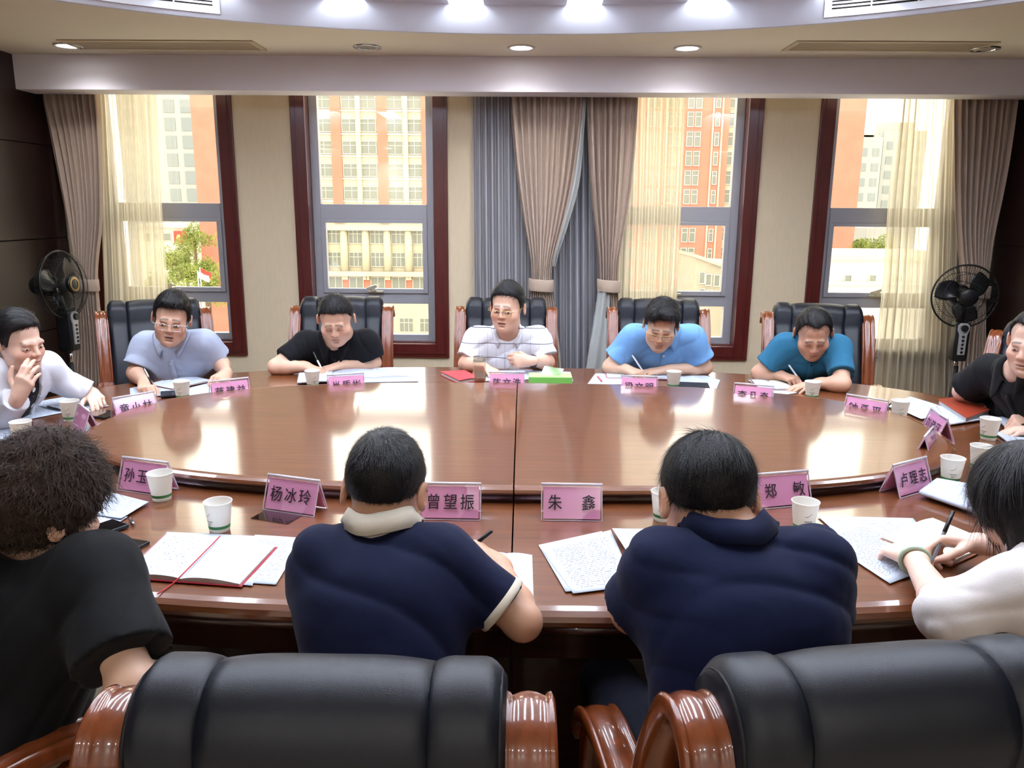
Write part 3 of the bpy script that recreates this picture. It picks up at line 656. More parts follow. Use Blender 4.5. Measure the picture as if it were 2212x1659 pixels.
# ---------------------------------------------------------------- pedestal fans
def make_fan(loc, yaw, tilt, hz, label, R_=.235):
    """head faces -y before the turn"""
    f = tag(empty('pedestal_fan', loc, 0), label, 'fan', 'pedestal fans')
    obj('base', lathe([(0, .035), (.06, .035), (.08, .03), (.2, .022), (.215, .01), (.215, 0), (0, 0)], 32), M_BLACK, f, True)
    obj('pole', cyl(bmesh.new(), (0, 0, .03), (0, 0, .62), .018, n=14), M_BLACK, f, True)
    obj('upper_pole', cyl(bmesh.new(), (0, 0, .6), (0, 0, hz-.42), .012, n=12), M_CHROME, f, True)
    rot = Matrix.Rotation(yaw, 4, 'Z')
    cb = B(-.045, .045, -.05, .045, hz-.43, hz-.17, bev=.012); cb.transform(rot); obj('control_box', cb, M_BLACK, f, True)
    pl = bmesh.new(); extrude_outline([(-.022, hz-.385), (.022, hz-.385), (.024, hz-.25), (.036, hz-.22), (.036, hz-.19), (.02, hz-.172), (-.02, hz-.172), (-.036, hz-.19), (-.036, hz-.22), (-.024, hz-.25)], 1, -.062, -.05, pl, bev=.003)
    pl.transform(rot); face = obj('control_face', pl, mat('fan_silver', (190, 190, 192), rough=.35, metal=.5), f)
    kb = cyl(bmesh.new(), (0, -.062, hz-.205), (0, -.078, hz-.205), .022, n=18); kb.transform(rot); obj('dial', kb, M_BLACK, face)
    for k in range(5):
        b_ = cyl(bmesh.new(), (0, -.06, hz-.262-.026*k), (0, -.068, hz-.262-.026*k), .0085, n=12); b_.transform(rot); obj('button', b_, M_BLACK, face)
    nk = cyl(bmesh.new(), (0, .02, hz-.18), (0, .05, hz-.02), .025, .03, 14); nk.transform(rot); obj('neck', nk, M_BLACK, f, True)
    H_ = Matrix.Translation((0, 0, hz)) @ rot @ Matrix.Rotation(tilt, 4, 'X')
    mo = lathe([(0, .2), (.05, .195), (.065, .17), (.07, .08), (.055, .05), (0, .05)], 20); mo.transform(H_ @ Matrix.Rotation(PI/2, 4, 'X') @ Matrix.Rotation(PI, 4, 'X')); obj('motor', mo, M_BLACK, f, True)
    wire = mat('fan_wire', (28, 28, 30), rough=.3, metal=.4)
    def cage(sgn, depth, name):
        bm = bmesh.new(); nsp = 72
        for k in range(nsp):
            a = 2*PI*k/nsp; pts = []
            for q in range(7):
                t = q/6; rr = R_*(.26+.74*t); aa = a+.35*(t-.5)*sgn; pts.append((rr*math.cos(aa), sgn*depth*math.sqrt(max(0, 1-(t*.97)**3)), rr*math.sin(aa)))
            tube(pts, .0011, 4, bm=bm)
        for rr in (.45, .75): 
            yy = sgn*depth*math.sqrt(1-(((rr-.26)/.74)*.97)**3); tube([(R_*rr*math.cos(t), yy, R_*rr*math.sin(t)) for t in np.linspace(0, 2*PI, 49)[:-1]], .0018, 5, True, bm)
        bm.transform(H_); return obj(name, bm, wire, f, True)
    cage(-1, .075, 'front_guard'); cage(1, .085, 'rear_guard')
    rm = tube([(R_*math.cos(t), 0, R_*math.sin(t)) for t in np.linspace(0, 2*PI, 65)[:-1]], .006, 8, True); rm.transform(H_); obj('guard_rim', rm, M_BLACK, f, True)
    hubm = lathe([(0, .05), (.04, .05), (.05, .04), (.052, .0), (0, 0)], 24); hubm.transform(H_ @ Matrix.Rotation(PI/2, 4, 'X') @ Matrix.Translation((0, 0, -.0))); obj('hub', hubm, M_BLACK, f, True)
    bd = lathe([(0, .084), (.05, .084), (.056, .078), (.056, .07), (0, .07)], 24); bd.transform(H_ @ Matrix.Rotation(PI/2, 4, 'X')); g = obj('badge', bd, M_BLACK, f, True)
    if R_ > .21:
        rg_ = lathe([(.034, .0855), (.046, .0855), (.046, .084), (.034, .084)], 24); rg_.transform(H_ @ Matrix.Rotation(PI/2, 4, 'X')); obj('badge_ring', rg_, mat('badge_gold', (170, 140, 80), rough=.35, metal=.7), g, True)
    for k in range(3):
        a0 = 2*PI*k/3+.5
        def fn(u, v, a0=a0):
            rr = .045+u*(R_*.88-.045); ww = (.35+.42*math.sin(PI*min(1, .25+.75*u)))*(1.0-.25*u); aa = a0+(v-.5)*ww*2+.35*u
            return (rr*math.cos(aa), .02-(v-.5)*.06*(1.1-u), rr*math.sin(aa))
        me = grid(fn, 10, 8, uv=False); me.transform(H_); o = obj('blade', me, mat('fan_blade', (26, 27, 30), rough=.25), f); solidify(o, .003)
    return f
p = at_y(2084, 640, 5.25); make_fan((p.x, 5.25+.0, 0), -.15, -.0, p.z, 'black pedestal fan in front of the right corner drape', .205)
p = at_y(135, 615, 5.05); make_fan((p.x, 5.05, 0), 1.5, -.05, p.z, 'black pedestal fan turned sideways in the left corner by the dark wall', .215)
# ---------------------------------------------------------------- implicit-surface modelling for people
f32 = np.float32
def nrm(v): v = np.asarray(v, float); return v/np.linalg.norm(v)
class Field:
    def __init__(s, lo, hi, h):
        s.lo = np.array(lo, float); s.h = h; s.n = np.maximum(4, np.ceil((np.array(hi)-s.lo)/h).astype(int)+1)
        s.F = np.full(s.n, .2, f32)
        s.ax = [(s.lo[i]+h*np.arange(s.n[i])).astype(f32) for i in range(3)]
    def box(s, lo, hi):
        a = np.clip(np.floor((np.array(lo)-s.lo)/s.h).astype(int), 0, s.n); b = np.clip(np.ceil((np.array(hi)-s.lo)/s.h).astype(int)+1, 0, s.n)
        if np.any(b <= a): return None
        sl = tuple(slice(a[i], b[i]) for i in range(3))
        return sl, s.ax[0][sl[0]][:, None, None], s.ax[1][sl[1]][None, :, None], s.ax[2][sl[2]][None, None, :]
    def put(s, sl, d, k, mode):
        A = s.F[sl]
        if mode == 'add':
            if k > 0:
                h = np.maximum(k-np.abs(A-d), 0)/k; s.F[sl] = np.minimum(A, d)-h*h*(k*.25)
            else: s.F[sl] = np.minimum(A, d)
        else:
            d = -d
            if k > 0:
                h = np.maximum(k-np.abs(A-d), 0)/k; s.F[sl] = np.maximum(A, d)+h*h*(k*.25)
            else: s.F[sl] = np.maximum(A, d)
    def cone(s, a, b, r1, r2, k=.01, mode='add', plane=None, flat=None):
        """tapered capsule; plane=(point, dir) keeps the side against dir; flat=(axis, factor) squashes it"""
        a = np.asarray(a, float); b = np.asarray(b, float); m = max(r1, r2)+k+2*s.h+.004
        g = s.box(np.minimum(a, b)-m, np.maximum(a, b)+m)
        if g is None: return
        sl, x, y, z = g; ab = (b-a); L = max(float(ab@ab), 1e-9)
        t = np.clip(((x-f32(a[0]))*f32(ab[0])+(y-f32(a[1]))*f32(ab[1])+(z-f32(a[2]))*f32(ab[2]))/f32(L), 0, 1)
        dx, dy, dz = x-f32(a[0])-t*f32(ab[0]), y-f32(a[1])-t*f32(ab[1]), z-f32(a[2])-t*f32(ab[2])
        q = dx*dx+dy*dy+dz*dz
        if flat is not None:
            fa, ff = flat; c = dx*f32(fa[0])+dy*f32(fa[1])+dz*f32(fa[2]); q = q+c*c*f32(1/ff**2-1)
        d = np.sqrt(q)-(f32(r1)+t*f32(r2-r1))
        if plane is not None:
            pp, pd = plane; d = np.maximum(d, (x-f32(pp[0]))*f32(pd[0])+(y-f32(pp[1]))*f32(pd[1])+(z-f32(pp[2]))*f32(pd[2]))
        s.put(sl, d, k, mode)
    def ell(s, c, r, R=None, k=.01, mode='add'):
        c = np.asarray(c, float); r = np.asarray(r, float); R = np.eye(3) if R is None else np.asarray(R)
        ext = np.sqrt(((R.T*r[None, :])**2).sum(1)) if R is not None else r
        m = ext+k+2*s.h+.004; g = s.box(c-m, c+m)
        if g is None: return
        sl, x, y, z = g; x = x-f32(c[0]); y = y-f32(c[1]); z = z-f32(c[2]); k0 = 0; k1 = 0
        for i in range(3):
            q = x*f32(R[i][0])+y*f32(R[i][1])+z*f32(R[i][2]); k0 = k0+(q/f32(r[i]))**2; k1 = k1+(q/f32(r[i]**2))**2
        k0 = np.sqrt(k0); d = k0*(k0-1)/np.sqrt(np.maximum(k1, 1e-12))
        s.put(sl, d.astype(f32), k, mode)
    def warp(s, fn):
        s.F += fn(s.ax[0][:, None, None], s.ax[1][None, :, None], s.ax[2][None, None, :]).astype(f32)
    def cutfn(s, fn):
        s.F = np.maximum(s.F, fn(s.ax[0][:, None, None], s.ax[1][None, :, None], s.ax[2][None, None, :]).astype(f32))
    def mesh(s):
        F = s.F; S = F < 0; c = np.zeros(np.array(F.shape)-1, np.int8)
        O = [(i, j, k) for i in (0, 1) for j in (0, 1) for k in (0, 1)]; sh = c.shape
        for i, j, k in O: c += S[i:i+sh[0], j:j+sh[1], k:k+sh[2]]
        mask = (c > 0) & (c < 8); idx = np.argwhere(mask); n = len(idx)
        acc = np.zeros((n, 3), f32); cnt = np.zeros((n, 1), f32)
        val = {o: F[idx[:, 0]+o[0], idx[:, 1]+o[1], idx[:, 2]+o[2]] for o in O}
        for a in O:
            for ax in range(3):
                if a[ax] == 0:
                    b = list(a); b[ax] = 1; b = tuple(b); va, vb = val[a], val[b]; cr = (va < 0) != (vb < 0)
                    t = np.where(cr, va/np.where(cr, va-vb, 1), 0); p = np.tile(np.array(a, f32), (n, 1)); p[:, ax] = t
                    acc += p*cr[:, None]; cnt += cr[:, None]
        V = s.lo+s.h*(idx+acc/np.maximum(cnt, 1))
        I = np.full(sh, -1, np.int64); I[mask] = np.arange(n); fs = []
        for ax in range(3):
            u, v = (ax+1) % 3, (ax+2) % 3
            a = [slice(None)]*3; b = [slice(None)]*3
            a[ax] = slice(0, -1); b[ax] = slice(1, None); a[u] = b[u] = slice(1, -1); a[v] = b[v] = slice(1, -1)
            A, B_ = S[tuple(a)], S[tuple(b)]; e = np.argwhere(A != B_)
            if not len(e): continue
            inside = A[e[:, 0], e[:, 1], e[:, 2]]; base = e.copy(); base[:, u] += 1; base[:, v] += 1
            def cell(du, dv):
                q = base.copy(); q[:, u] += du; q[:, v] += dv; return I[q[:, 0], q[:, 1], q[:, 2]]
            Q = np.stack([cell(-1, -1), cell(0, -1), cell(0, 0), cell(-1, 0)], 1); Q[~inside] = Q[~inside][:, ::-1]; fs.append(Q)
        Fq = np.concatenate(fs) if fs else np.zeros((0, 4), int)
        Fq = Fq[(Fq >= 0).all(1)]
        return V, Fq
def np_mesh(name, V, Q, smooth=True):
    me = bpy.data.meshes.new(name); V = np.ascontiguousarray(V, f32); nq = len(Q)
    me.vertices.add(len(V)); me.vertices.foreach_set('co', V.ravel())
    me.loops.add(nq*4); me.loops.foreach_set('vertex_index', np.ascontiguousarray(Q, np.int32).ravel())
    me.polygons.add(nq); me.polygons.foreach_set('loop_start', np.arange(0, nq*4, 4, dtype=np.int32)); me.polygons.foreach_set('loop_total', np.full(nq, 4, np.int32))
    me.polygons.foreach_set('use_smooth', np.full(nq, smooth)); me.update(calc_edges=True); me.validate(); return me
def folds(seed, amp, axis=None, f=38):
    rg = np.random.default_rng(seed); ds = [nrm(rg.normal(size=3)) for _ in range(6)]; ph = rg.uniform(0, 6, 6)
    def fn(x, y, z):
        def dt(d): return x*f32(d[0])+y*f32(d[1])+z*f32(d[2])
        a = np.sin(f*dt(ds[0])+2.2*np.sin(9*dt(ds[1])+ph[0])+ph[1]); b = np.sin(f*1.5*dt(ds[2])+2.6*np.sin(11*dt(ds[3])+ph[2])+ph[3])
        m = .5+.5*np.sin(8*dt(ds[4])+ph[4])
        return amp*2.2*((1-np.abs(a))**2*m+.7*(1-np.abs(b))**2*(1-m)-.3)
    return fn
# ---------------------------------------------------------------- skin shader driven by a colour attribute
def skin_mat():
    m = bpy.data.materials.new('skin'); m.use_nodes = True; N = m.node_tree.nodes; L = m.node_tree.links; b = N['Principled BSDF']
    at = N.new('ShaderNodeAttribute'); at.attribute_name = 'tint'; L.new(at.outputs['Color'], b.inputs['Base Color'])
    b.inputs['Roughness'].default_value = .48; b.inputs['Subsurface Weight'].default_value = .12; b.inputs['Subsurface Radius'].default_value = (.012, .004, .002); b.inputs['Subsurface Scale'].default_value = .5
    n = N.new('ShaderNodeTexNoise'); n.inputs['Scale'].default_value = 260; bp = N.new('ShaderNodeBump'); bp.inputs['Strength'].default_value = .12; bp.inputs['Distance'].default_value = .002
    tc = N.new('ShaderNodeTexCoord'); L.new(tc.outputs['Object'], n.inputs['Vector']); L.new(n.outputs['Fac'], bp.inputs['Height']); L.new(bp.outputs[0], b.inputs['Normal'])
    return m
M_SKIN = skin_mat()
def hair_mat(name, c, c2, rough=.38):
    return mat(name, c, rough=rough+.08, spec=.3, c2=c2, vscale=60, bump=.3, bscale=260)
M_HAIRK = hair_mat('black_hair', (14, 13, 14), (30, 28, 30)); M_HAIRB = hair_mat('brown_curly_hair', (30, 23, 19), (74, 57, 46), .65)
M_TROUS = mat('dark_trousers', (26, 28, 36), rough=.85, bump=.2, bscale=400); M_SHOE = mat('black_shoe', (16, 15, 15), rough=.3)
# finger curls: (mcp, pip, dip) in degrees for index..little, thumb mode
POSES = {
    'flat': ([(6, 10, 6), (8, 10, 6), (8, 12, 8), (8, 14, 8)], 'out', .06),
    'rest': ([(22, 28, 16), (26, 32, 18), (30, 36, 20), (32, 40, 20)], 'out', .03),
    'point': ([(12, 22, 14), (18, 24, 16), (40, 52, 26), (46, 56, 30)], 'out', .05),
    'curl': ([(52, 58, 30), (58, 64, 32), (62, 68, 36), (64, 70, 36)], 'in', .0),
    'fist': ([(70, 88, 45), (74, 90, 45), (76, 90, 45), (78, 90, 45)], 'in', .0),
    'pen': ([(40, 48, 22), (52, 60, 30), (64, 74, 38), (70, 78, 40)], 'in', .0)}
def hand_prims(Wp, d, n, left, pose, sc=1.0):
    d = nrm(d); n = nrm(n-np.dot(n, d)*d); t = np.cross(d, n) if not left else np.cross(n, d)
    cur, th, spread = POSES[pose]; P = []
    offs = (.029, .0095, -.0095, -.0275); ln = (.088, .091, .086, .077)
    seg = ((.043, .025, .021), (.047, .029, .022), (.043, .027, .022), (.033, .020, .019)); rad = (.0098, .0100, .0094, .0084)
    tips = []
    for i in range(4):
        K = Wp+(d*ln[i]+t*offs[i]-n*(.004 if i in (1, 2) else 0))*sc
        P.append(('c', Wp+t*offs[i]*.5*sc+d*.008*sc, K-d*.004*sc, .0155*sc, .0128*sc, .012))
        ang = 0; p = K; sp = spread*(1.5-i)
        for q in range(3):
            ang += math.radians(cur[i][q]); dr = nrm(d*math.cos(ang)+n*math.sin(ang)+t*sp); e = p+dr*seg[i][q]*sc
            r0 = rad[i]*sc*(1-.07*q); P.append(('c', p, e, r0, r0*.93, .0035)); p = e
        tips.append(p)
    b = Wp+(d*.022+t*.02+n*.006)*sc
    if th == 'out': dirs = [d*.62+t*.72+n*.25, d*.86+t*.42+n*.2, d*.97+t*.15+n*.15]
    else: dirs = [d*.72+t*.5+n*.6, d*.86-t*.05+n*.55, d*.9-t*.38+n*.3]
    p = b
    for q, (l, r0, r1) in enumerate(((.044, .0165, .0125), (.033, .0118, .0105), (.027, .0103, .0086))):
        e = p+nrm(dirs[q])*l*sc; P.append(('c', p, e, r0*sc, r1*sc, .006 if q == 0 else .004)); p = e
    tips.append(p)
    return P, tips, (d, n, t)
def head_field(h, opt):
    F = Field((-.125, -.15, -.27), (.125, .15, .15), h); w = opt.get('wide', 1.0); j = opt.get('jaw', 1.0)
    F.ell((0, -.016, .036), (.0775*w, .096, .088), k=0)
    F.ell((0, .028, -.04), (.0625*w, .066, .08), k=.03)
    F.ell((0, .045, -.088), (.042*w*j, .044, .036), k=.035)
    F.ell((0, .066, -.103), (.022*j, .02, .017), k=.03)
    for s in (-1, 1):
        F.ell((s*.044*w, .05, -.034), (.025, .028, .022), k=.03)
        F.ell((s*.047*w*j, .012, -.078), (.021, .035, .026), k=.03)
    F.cone((-.036, .083, .016), (.036, .083, .016), .0105, .0105, k=.02)
    for s in (-1, 1): F.ell((s*.031, .096, -.005), (.017, .013, .0105), k=.014, mode='cut')
    for s in (-1, 1): F.ell((s*.0315, .0775, -.0045), (.0155, .0125, .0098), k=.005)
    F.cone((0, .09, .006), (0, .105, -.026), .0072, .0112, k=.014)
    for s in (-1, 1):
        F.ell((s*.0125, .098, -.031), (.0085, .0105, .0078), k=.008)
        F.ell((s*.0085, .103, -.0385), (.0042, .006, .003), k=.002, mode='cut')
    mo = opt.get('mouth', 0)
    F.ell((0, .0885, -.0605), (.0235, .011, .0058), k=.007); F.ell((0, .0875, -.0715-mo), (.0205, .0115, .0068), k=.007)
    F.ell((0, .1005, -.0658-mo*.5), (.024, .0125, .0014+mo), k=.003, mode='cut')
    F.ell((0, .098, -.084), (.016, .012, .005), k=.008, mode='cut')
    for s in (-1, 1):
        R = np.array([[math.cos(.35), s*math.sin(-.35), 0], [s*math.sin(.35), math.cos(.35), 0], [0, 0, 1]])
        F.ell((s*.0875*w, -.014, -.006), (.0082, .020, .033), R, k=.006); F.ell((s*.0955*w, -.008, -.003), (.006, .0115, .020), R, k=.004, mode='cut')
    return F
def person(spec):
    sp = spec; up = np.array([0, 0, 1.]); S = sp.get('scale', 1.0)
    hp = np.array(sp['hip']); ch = sp['heading']; fwd2 = np.array([math.cos(ch), math.sin(ch), 0])
    SL, SR = np.array(sp['SL']), np.array(sp['SR']); scn = (SL+SR)/2; lat = nrm(SR-SL); spine = nrm(scn-hp); spine = nrm(spine-lat*(spine@lat)); ft = np.cross(spine, lat)*-1
    ft = np.cross(lat, spine)*-1 if np.dot(np.cross(lat, spine), fwd2) < 0 else np.cross(lat, spine)
    RT = np.array([lat, ft, spine]); hw = np.linalg.norm(SR-SL)/2; bulk = sp.get('bulk', 1.0)
    # head frame
    hy, hpit, hrol = sp['head_dir']; f = np.array([math.cos(hy)*math.cos(hpit), math.sin(hy)*math.cos(hpit), -math.sin(hpit)]); r = nrm(np.cross(f, up)); u = np.cross(r, f)
    r, u = r*math.cos(hrol)+u*math.sin(hrol), u*math.cos(hrol)-r*math.sin(hrol)
    RH = np.array([r, f, u])*1.0; HC = np.array(sp['head']); hs = sp.get('head_scale', 1.0)
    toL = lambda p: (RH @ (np.asarray(p)-HC))/hs
    toW = lambda V: HC+(V*hs) @ RH
    org = np.array([hp[0], hp[1], 0]); skin = np.array(lin(sp.get('skin', (206, 160, 132))))
    Vs, Qs, Cs = [], [], []; off = 0
    def addmesh(V, Q, C):
        nonlocal off
        Vs.append(V-org); Qs.append(Q+off); Cs.append(C); off += len(V)
    # --- head and neck
    hF = head_field(sp.get('hres', .0039), sp); nb = toL(scn+spine*.02-ft*.0); nb2 = np.clip(nb, (-.1, -.13, -.25), (.1, .1, -.1))
    hF.cone((0, -.022, -.04), nb2, .054*sp.get('neck', 1), .060*sp.get('neck', 1), k=.03)
    V, Q = hF.mesh(); C = np.tile(skin, (len(V), 1)); x, y, z = V.T
    def blob(cx, cy, cz, rx, ry, rz): return np.exp(-(((x-cx)/rx)**2+((y-cy)/ry)**2+((z-cz)/rz)**2))
    lip = blob(0, .095, -.066, .022, .02, .0085); C = C*(1-.55*lip[:, None])+np.array(lin((168, 92, 86)))*.55*lip[:, None]
    ck = blob(.045, .07, -.035, .03, .04, .025)+blob(-.045, .07, -.035, .03, .04, .025)+.8*blob(0, .11, -.028, .016, .02, .014)+.7*(blob(.086, -.012, -.006, .014, .03, .035)+blob(-.086, -.012, -.006, .014, .03, .035))
    C = C*(1-np.outer(ck, [.0, .16, .2]))
    hc = np.array(lin(sp.get('brow', (34, 26, 24))))
    bt = np.abs(x); arch = .0268-.001*np.clip((bt-.012)/.02, 0, 1)-.009*np.clip((bt-.034)/.018, 0, 1)
    br = sp.get('browk', .95)*np.exp(-((z-arch)/.0042)**2)*((bt > .009) & (bt < .046) & (y > .06)); C = C*(1-.85*br[:, None])+hc*.85*br[:, None]
    lash = np.exp(-((z+.0105-.0035*np.cos((bt-.0315)*90))/.0022)**2)*((bt > .017) & (bt < .047) & (y > .06)); C = C*(1-.75*lash[:, None])+hc*.75*lash[:, None]
    mo_ = np.exp(-((z+.0658+sp.get('mouth', 0)*.5)/(.0022+sp.get('mouth', 0)))**2)*(bt < .02)*(y > .07); C = C*(1-.75*mo_[:, None])+np.array([.05, .015, .015])*.75*mo_[:, None]
    if sp.get('stubble'):
        sb = np.clip((-.05-z)/.03, 0, 1)*(y > .02)*(1-lip)*(z > -.125); C = C*(1-.18*sb[:, None])
    scalp = np.clip((z-.02)/.04, 0, 1)*(y < .06); C = C*(1-.3*scalp[:, None])
    addmesh(toW(V), Q, C)
    # --- arms
    info = {}
    for side in ('L', 'R'):
        a = sp['arm'+side]; Sh = SL if side == 'L' else SR; E_ = np.array(a['elbow']); Wr = np.array(a['wrist'])
        hd = nrm(np.array(a.get('dir', Wr-E_))); pn = np.array(a.get('palm', (0, 0, -1.)), float)
        pr, tips, fr = hand_prims(Wr, hd, pn, side == 'L', a.get('pose', 'rest'), sp.get('hand', 1.0))
        pts = [Sh, E_, Wr]+[p[2] for p in pr]; lo = np.min(pts, 0)-.07; hi = np.max(pts, 0)+.07
        A = Field(lo, hi, sp.get('ares', .0046)); tk = sp.get('arm', 1.0)
        A.cone(Sh, E_, .050*tk, .038*tk, k=.02); fo = E_+(Wr-E_)*.28
        A.cone(E_, fo, .036*tk, .040*tk, k=.02); A.cone(fo, Wr, .040*tk, .0255*tk, k=.02, flat=None)
        A.ell(E_+nrm(E_-(Sh+Wr)/2)*.004, (.033*tk,)*3, k=.02)
        A.cone(Wr-hd*.02, Wr+hd*.03, .0265*tk, .022, k=.015)
        for q, p in enumerate(pr): A.cone(p[1], p[2], p[3], p[4], k=p[5])
        V, Q = A.mesh(); C = np.tile(skin, (len(V), 1))
        for tpi, tp in enumerate(tips):
            dd = np.exp(-(np.linalg.norm(V-tp, axis=1)/.016)**2); C = C*(1-np.outer(dd, [.0, .14, .16]))
        addmesh(V, Q, C); info[side] = dict(tips=tips, frame=fr, W=Wr, E=E_)
    # --- trunk under the clothes
    tl, th_ = np.min([hp, SL, SR, scn], 0)-.24, np.max([hp, SL, SR, scn], 0)+.2
    def trunk(F, ex):
        F.ell(scn-spine*.16+ft*.0, (sp.get('rib', max(hw*.9, .148))+ex, .112*bulk+ex, .2+ex), RT, k=.08)
        F.cone(SL*.72+scn*.28-spine*.085, SR*.72+scn*.28-spine*.085, .072+ex, .072+ex, k=.08)
        F.ell(hp*.62+scn*.38+ft*.035*bulk, (.146*bulk+ex, .116*bulk+ex, .19+ex), RT, k=.06)
        F.ell(hp+spine*.03, (.152*bulk+ex, .125*bulk+ex, .14+ex), RT, k=.06)
        if sp.get('hump'): F.cone(scn-spine*.04-ft*.015, scn+spine*sp['hump']-ft*.02, .085+ex, .058+ex, k=.05)
        for P_ in (SL, SR):
            F.cone(scn-spine*.03, P_-spine*.01, .058+ex, .054+ex, k=.04)
            F.cone(scn+spine*sp.get('trap', .055)+ft*.0, scn*.45+P_*.55+spine*.012, .040+ex, .036+ex, k=.035)
    T = Field(tl, th_, .012); trunk(T, -.006); V, Q = T.mesh(); addmesh(V, Q, np.tile(skin, (len(V), 1)))
    me = np_mesh('person', np.concatenate(Vs), np.concatenate(Qs)); me.materials.append(M_SKIN)
    ca = me.color_attributes.new('tint', 'FLOAT_COLOR', 'POINT'); cc = np.concatenate(Cs); cc = np.concatenate([np.clip(cc, 0, 1), np.ones((len(cc), 1))], 1).astype(f32); ca.data.foreach_set('color', cc.ravel())
    body = bpy.data.objects.new('person', me); COL.objects.link(body); body.location = org; tag(body, sp['label'], 'person', sp.get('group'))
    info.update(body=body, org=org, toW=toW, HC=HC, RH=RH, RT=RT, scn=scn, lat=lat, ft=ft, spine=spine, hs=hs)
    # --- shirt
    G = Field(tl-.06, th_+.06, sp.get('sres', .0065)); lo2, hi2 = tl-.06, th_+.06
    ends = []
    for side in ('L', 'R'):
        a = sp['arm'+side]; Sh = SL if side == 'L' else SR; E_ = np.array(a['elbow']); Wr = np.array(a['wrist']); fr_ = sp.get('sleeve', .62)
        if isinstance(fr_, dict): fr_ = fr_[side]
        ends.append((Sh, E_, Wr, fr_)); q = Sh+(E_-Sh)*min(fr_, 1.0); lo2 = np.minimum(lo2, q-.11); hi2 = np.maximum(hi2, q+.11)
        if fr_ > 1: q = E_+(Wr-E_)*(fr_-1); lo2 = np.minimum(lo2, q-.09); hi2 = np.maximum(hi2, q+.09)
    G = Field(lo2, hi2, sp.get('sres', .0065)); ex = sp.get('loose', .008); trunk(G, ex); tk = sp.get('arm', 1.0)
    for (Sh, E_, Wr, fr_) in ends:
        dr = nrm(E_-Sh)
        if fr_ <= 1:
            e = Sh+(E_-Sh)*fr_; ov = e+dr*.05
            r0, r1 = .052*tk+ex, sp.get('cuff', .056)*tk+ex
            G.cone(Sh, ov, r0, r1+.004, k=.06, plane=(e, dr))
        else:
            dr2 = nrm(Wr-E_); e = E_+(Wr-E_)*(fr_-1); G.cone(Sh, E_, .057*tk+ex, .048*tk+ex, k=.03); G.cone(E_, e+dr2*.04, .048*tk+ex, sp.get('cuff', .04)*tk+ex, k=.025, plane=(e, dr2))
    G.warp(folds(sp['seed'], sp.get('fold', .0032), f=sp.get('foldf', 34)))
    for (Sh, E_, Wr, fr_) in ends:
        if not sp.get('hollow'): continue
        wl = 2.2*G.h
        if fr_ <= 1: dr = nrm(E_-Sh); e = Sh+(E_-Sh)*fr_; G.cone(e-dr*.03, e+dr*.1, sp.get('cuff', .060)*tk+ex-wl-.012, sp.get('cuff', .060)*tk+ex-wl+.01, k=.004, mode='cut')
        else: dr = nrm(Wr-E_); e = E_+(Wr-E_)*(fr_-1); G.cone(e-dr*.03, e+dr*.1, sp.get('cuff', .04)*tk+ex-wl-.008, sp.get('cuff', .04)*tk+ex-wl+.006, k=.004, mode='cut')
    nk0 = scn+spine*sp.get('neckline', .058)+ft*.004; nk1 = toW(np.array([[0, -.02, -.03]]))[0]
    G.cone(nk0, nk1+ (nk1-nk0)*.6, sp.get('hole', .066)*sp.get('neck', 1), .07, k=.006, mode='cut')
    if sp.get('vneck'): G.cone(nk0+ft*.06, nk0+ft*.14-spine*sp['vneck'], .03, .006, k=.004, mode='cut')
    if sp.get('open'):   # jacket open down the front
        a0 = nk0+ft*.05; a1 = hp+ft*.22+spine*.1
        for s_ in np.linspace(0, 1, 9): G.ell(a0*(1-s_)+a1*s_, (sp['open']*(1-.55*abs(s_-.35)), .11, .09), RT, k=0, mode='cut')
    V, Q = G.mesh(); sm = np_mesh('shirt', V-org, Q); so = obj(sp.get('top_name', 'shirt'), sm, sp['shirt'], body, True); so['label'] = sp['shirt_label']; info['shirt'] = so; info['shirtV'] = V
    if sp.get('inner'):
        G2 = Field(tl-.06, th_+.06, .008); trunk(G2, ex-.010); G2.cone(nk0, nk1, .07, .075, k=.006, mode='cut'); G2.cone(nk0+ft*.05, nk0+ft*.15-spine*.13, .05, .02, k=.004, mode='cut'); V2, Q2 = G2.mesh()
        io = obj('blouse', np_mesh('blouse', V2-org, Q2), sp['inner'], body, True); io['label'] = sp['inner_label']
    if sp.get('cuff_band'):
        for (Sh, E_, Wr, fr_) in ends:
            dr = nrm(E_-Sh); e = Sh+(E_-Sh)*fr_-dr*.004; rr = sp.get('cuff', .056)*tk+ex; u_ = nrm(np.cross(dr, (0, 0, 1.))); v_ = np.cross(dr, u_); bmb = bmesh.new(); rs = []
            for (t_, k_) in ((-.014, -.004), (-.014, .0055), (0, .0065), (.004, .0045), (.004, -.01)): rs.append([bmb.verts.new(e+dr*t_+(u_*math.cos(q)+v_*math.sin(q))*(rr+k_)-org) for q in np.linspace(0, 2*PI, 41)[:-1]])
            for A1, B1 in zip(rs[:-1], rs[1:]):
                for q in range(40): bmb.faces.new((A1[q], A1[(q+1) % 40], B1[(q+1) % 40], B1[q]))
            obj('sleeve_band', bmb, sp['cuff_band'], body, True)
    # --- legs
    kn = []; Lg = Field(hp-np.array([.75, .75, hp[2]]), hp+np.array([.75, .75, .2]), .014)
    l2 = np.array([fwd2[1], -fwd2[0], 0]); tw = sp.get('thigh', .43)
    Lg.ell(hp-up*.0, (.18*bulk, .15*bulk, .115), np.array([l2, fwd2, up]), k=.05)
    shoes = []
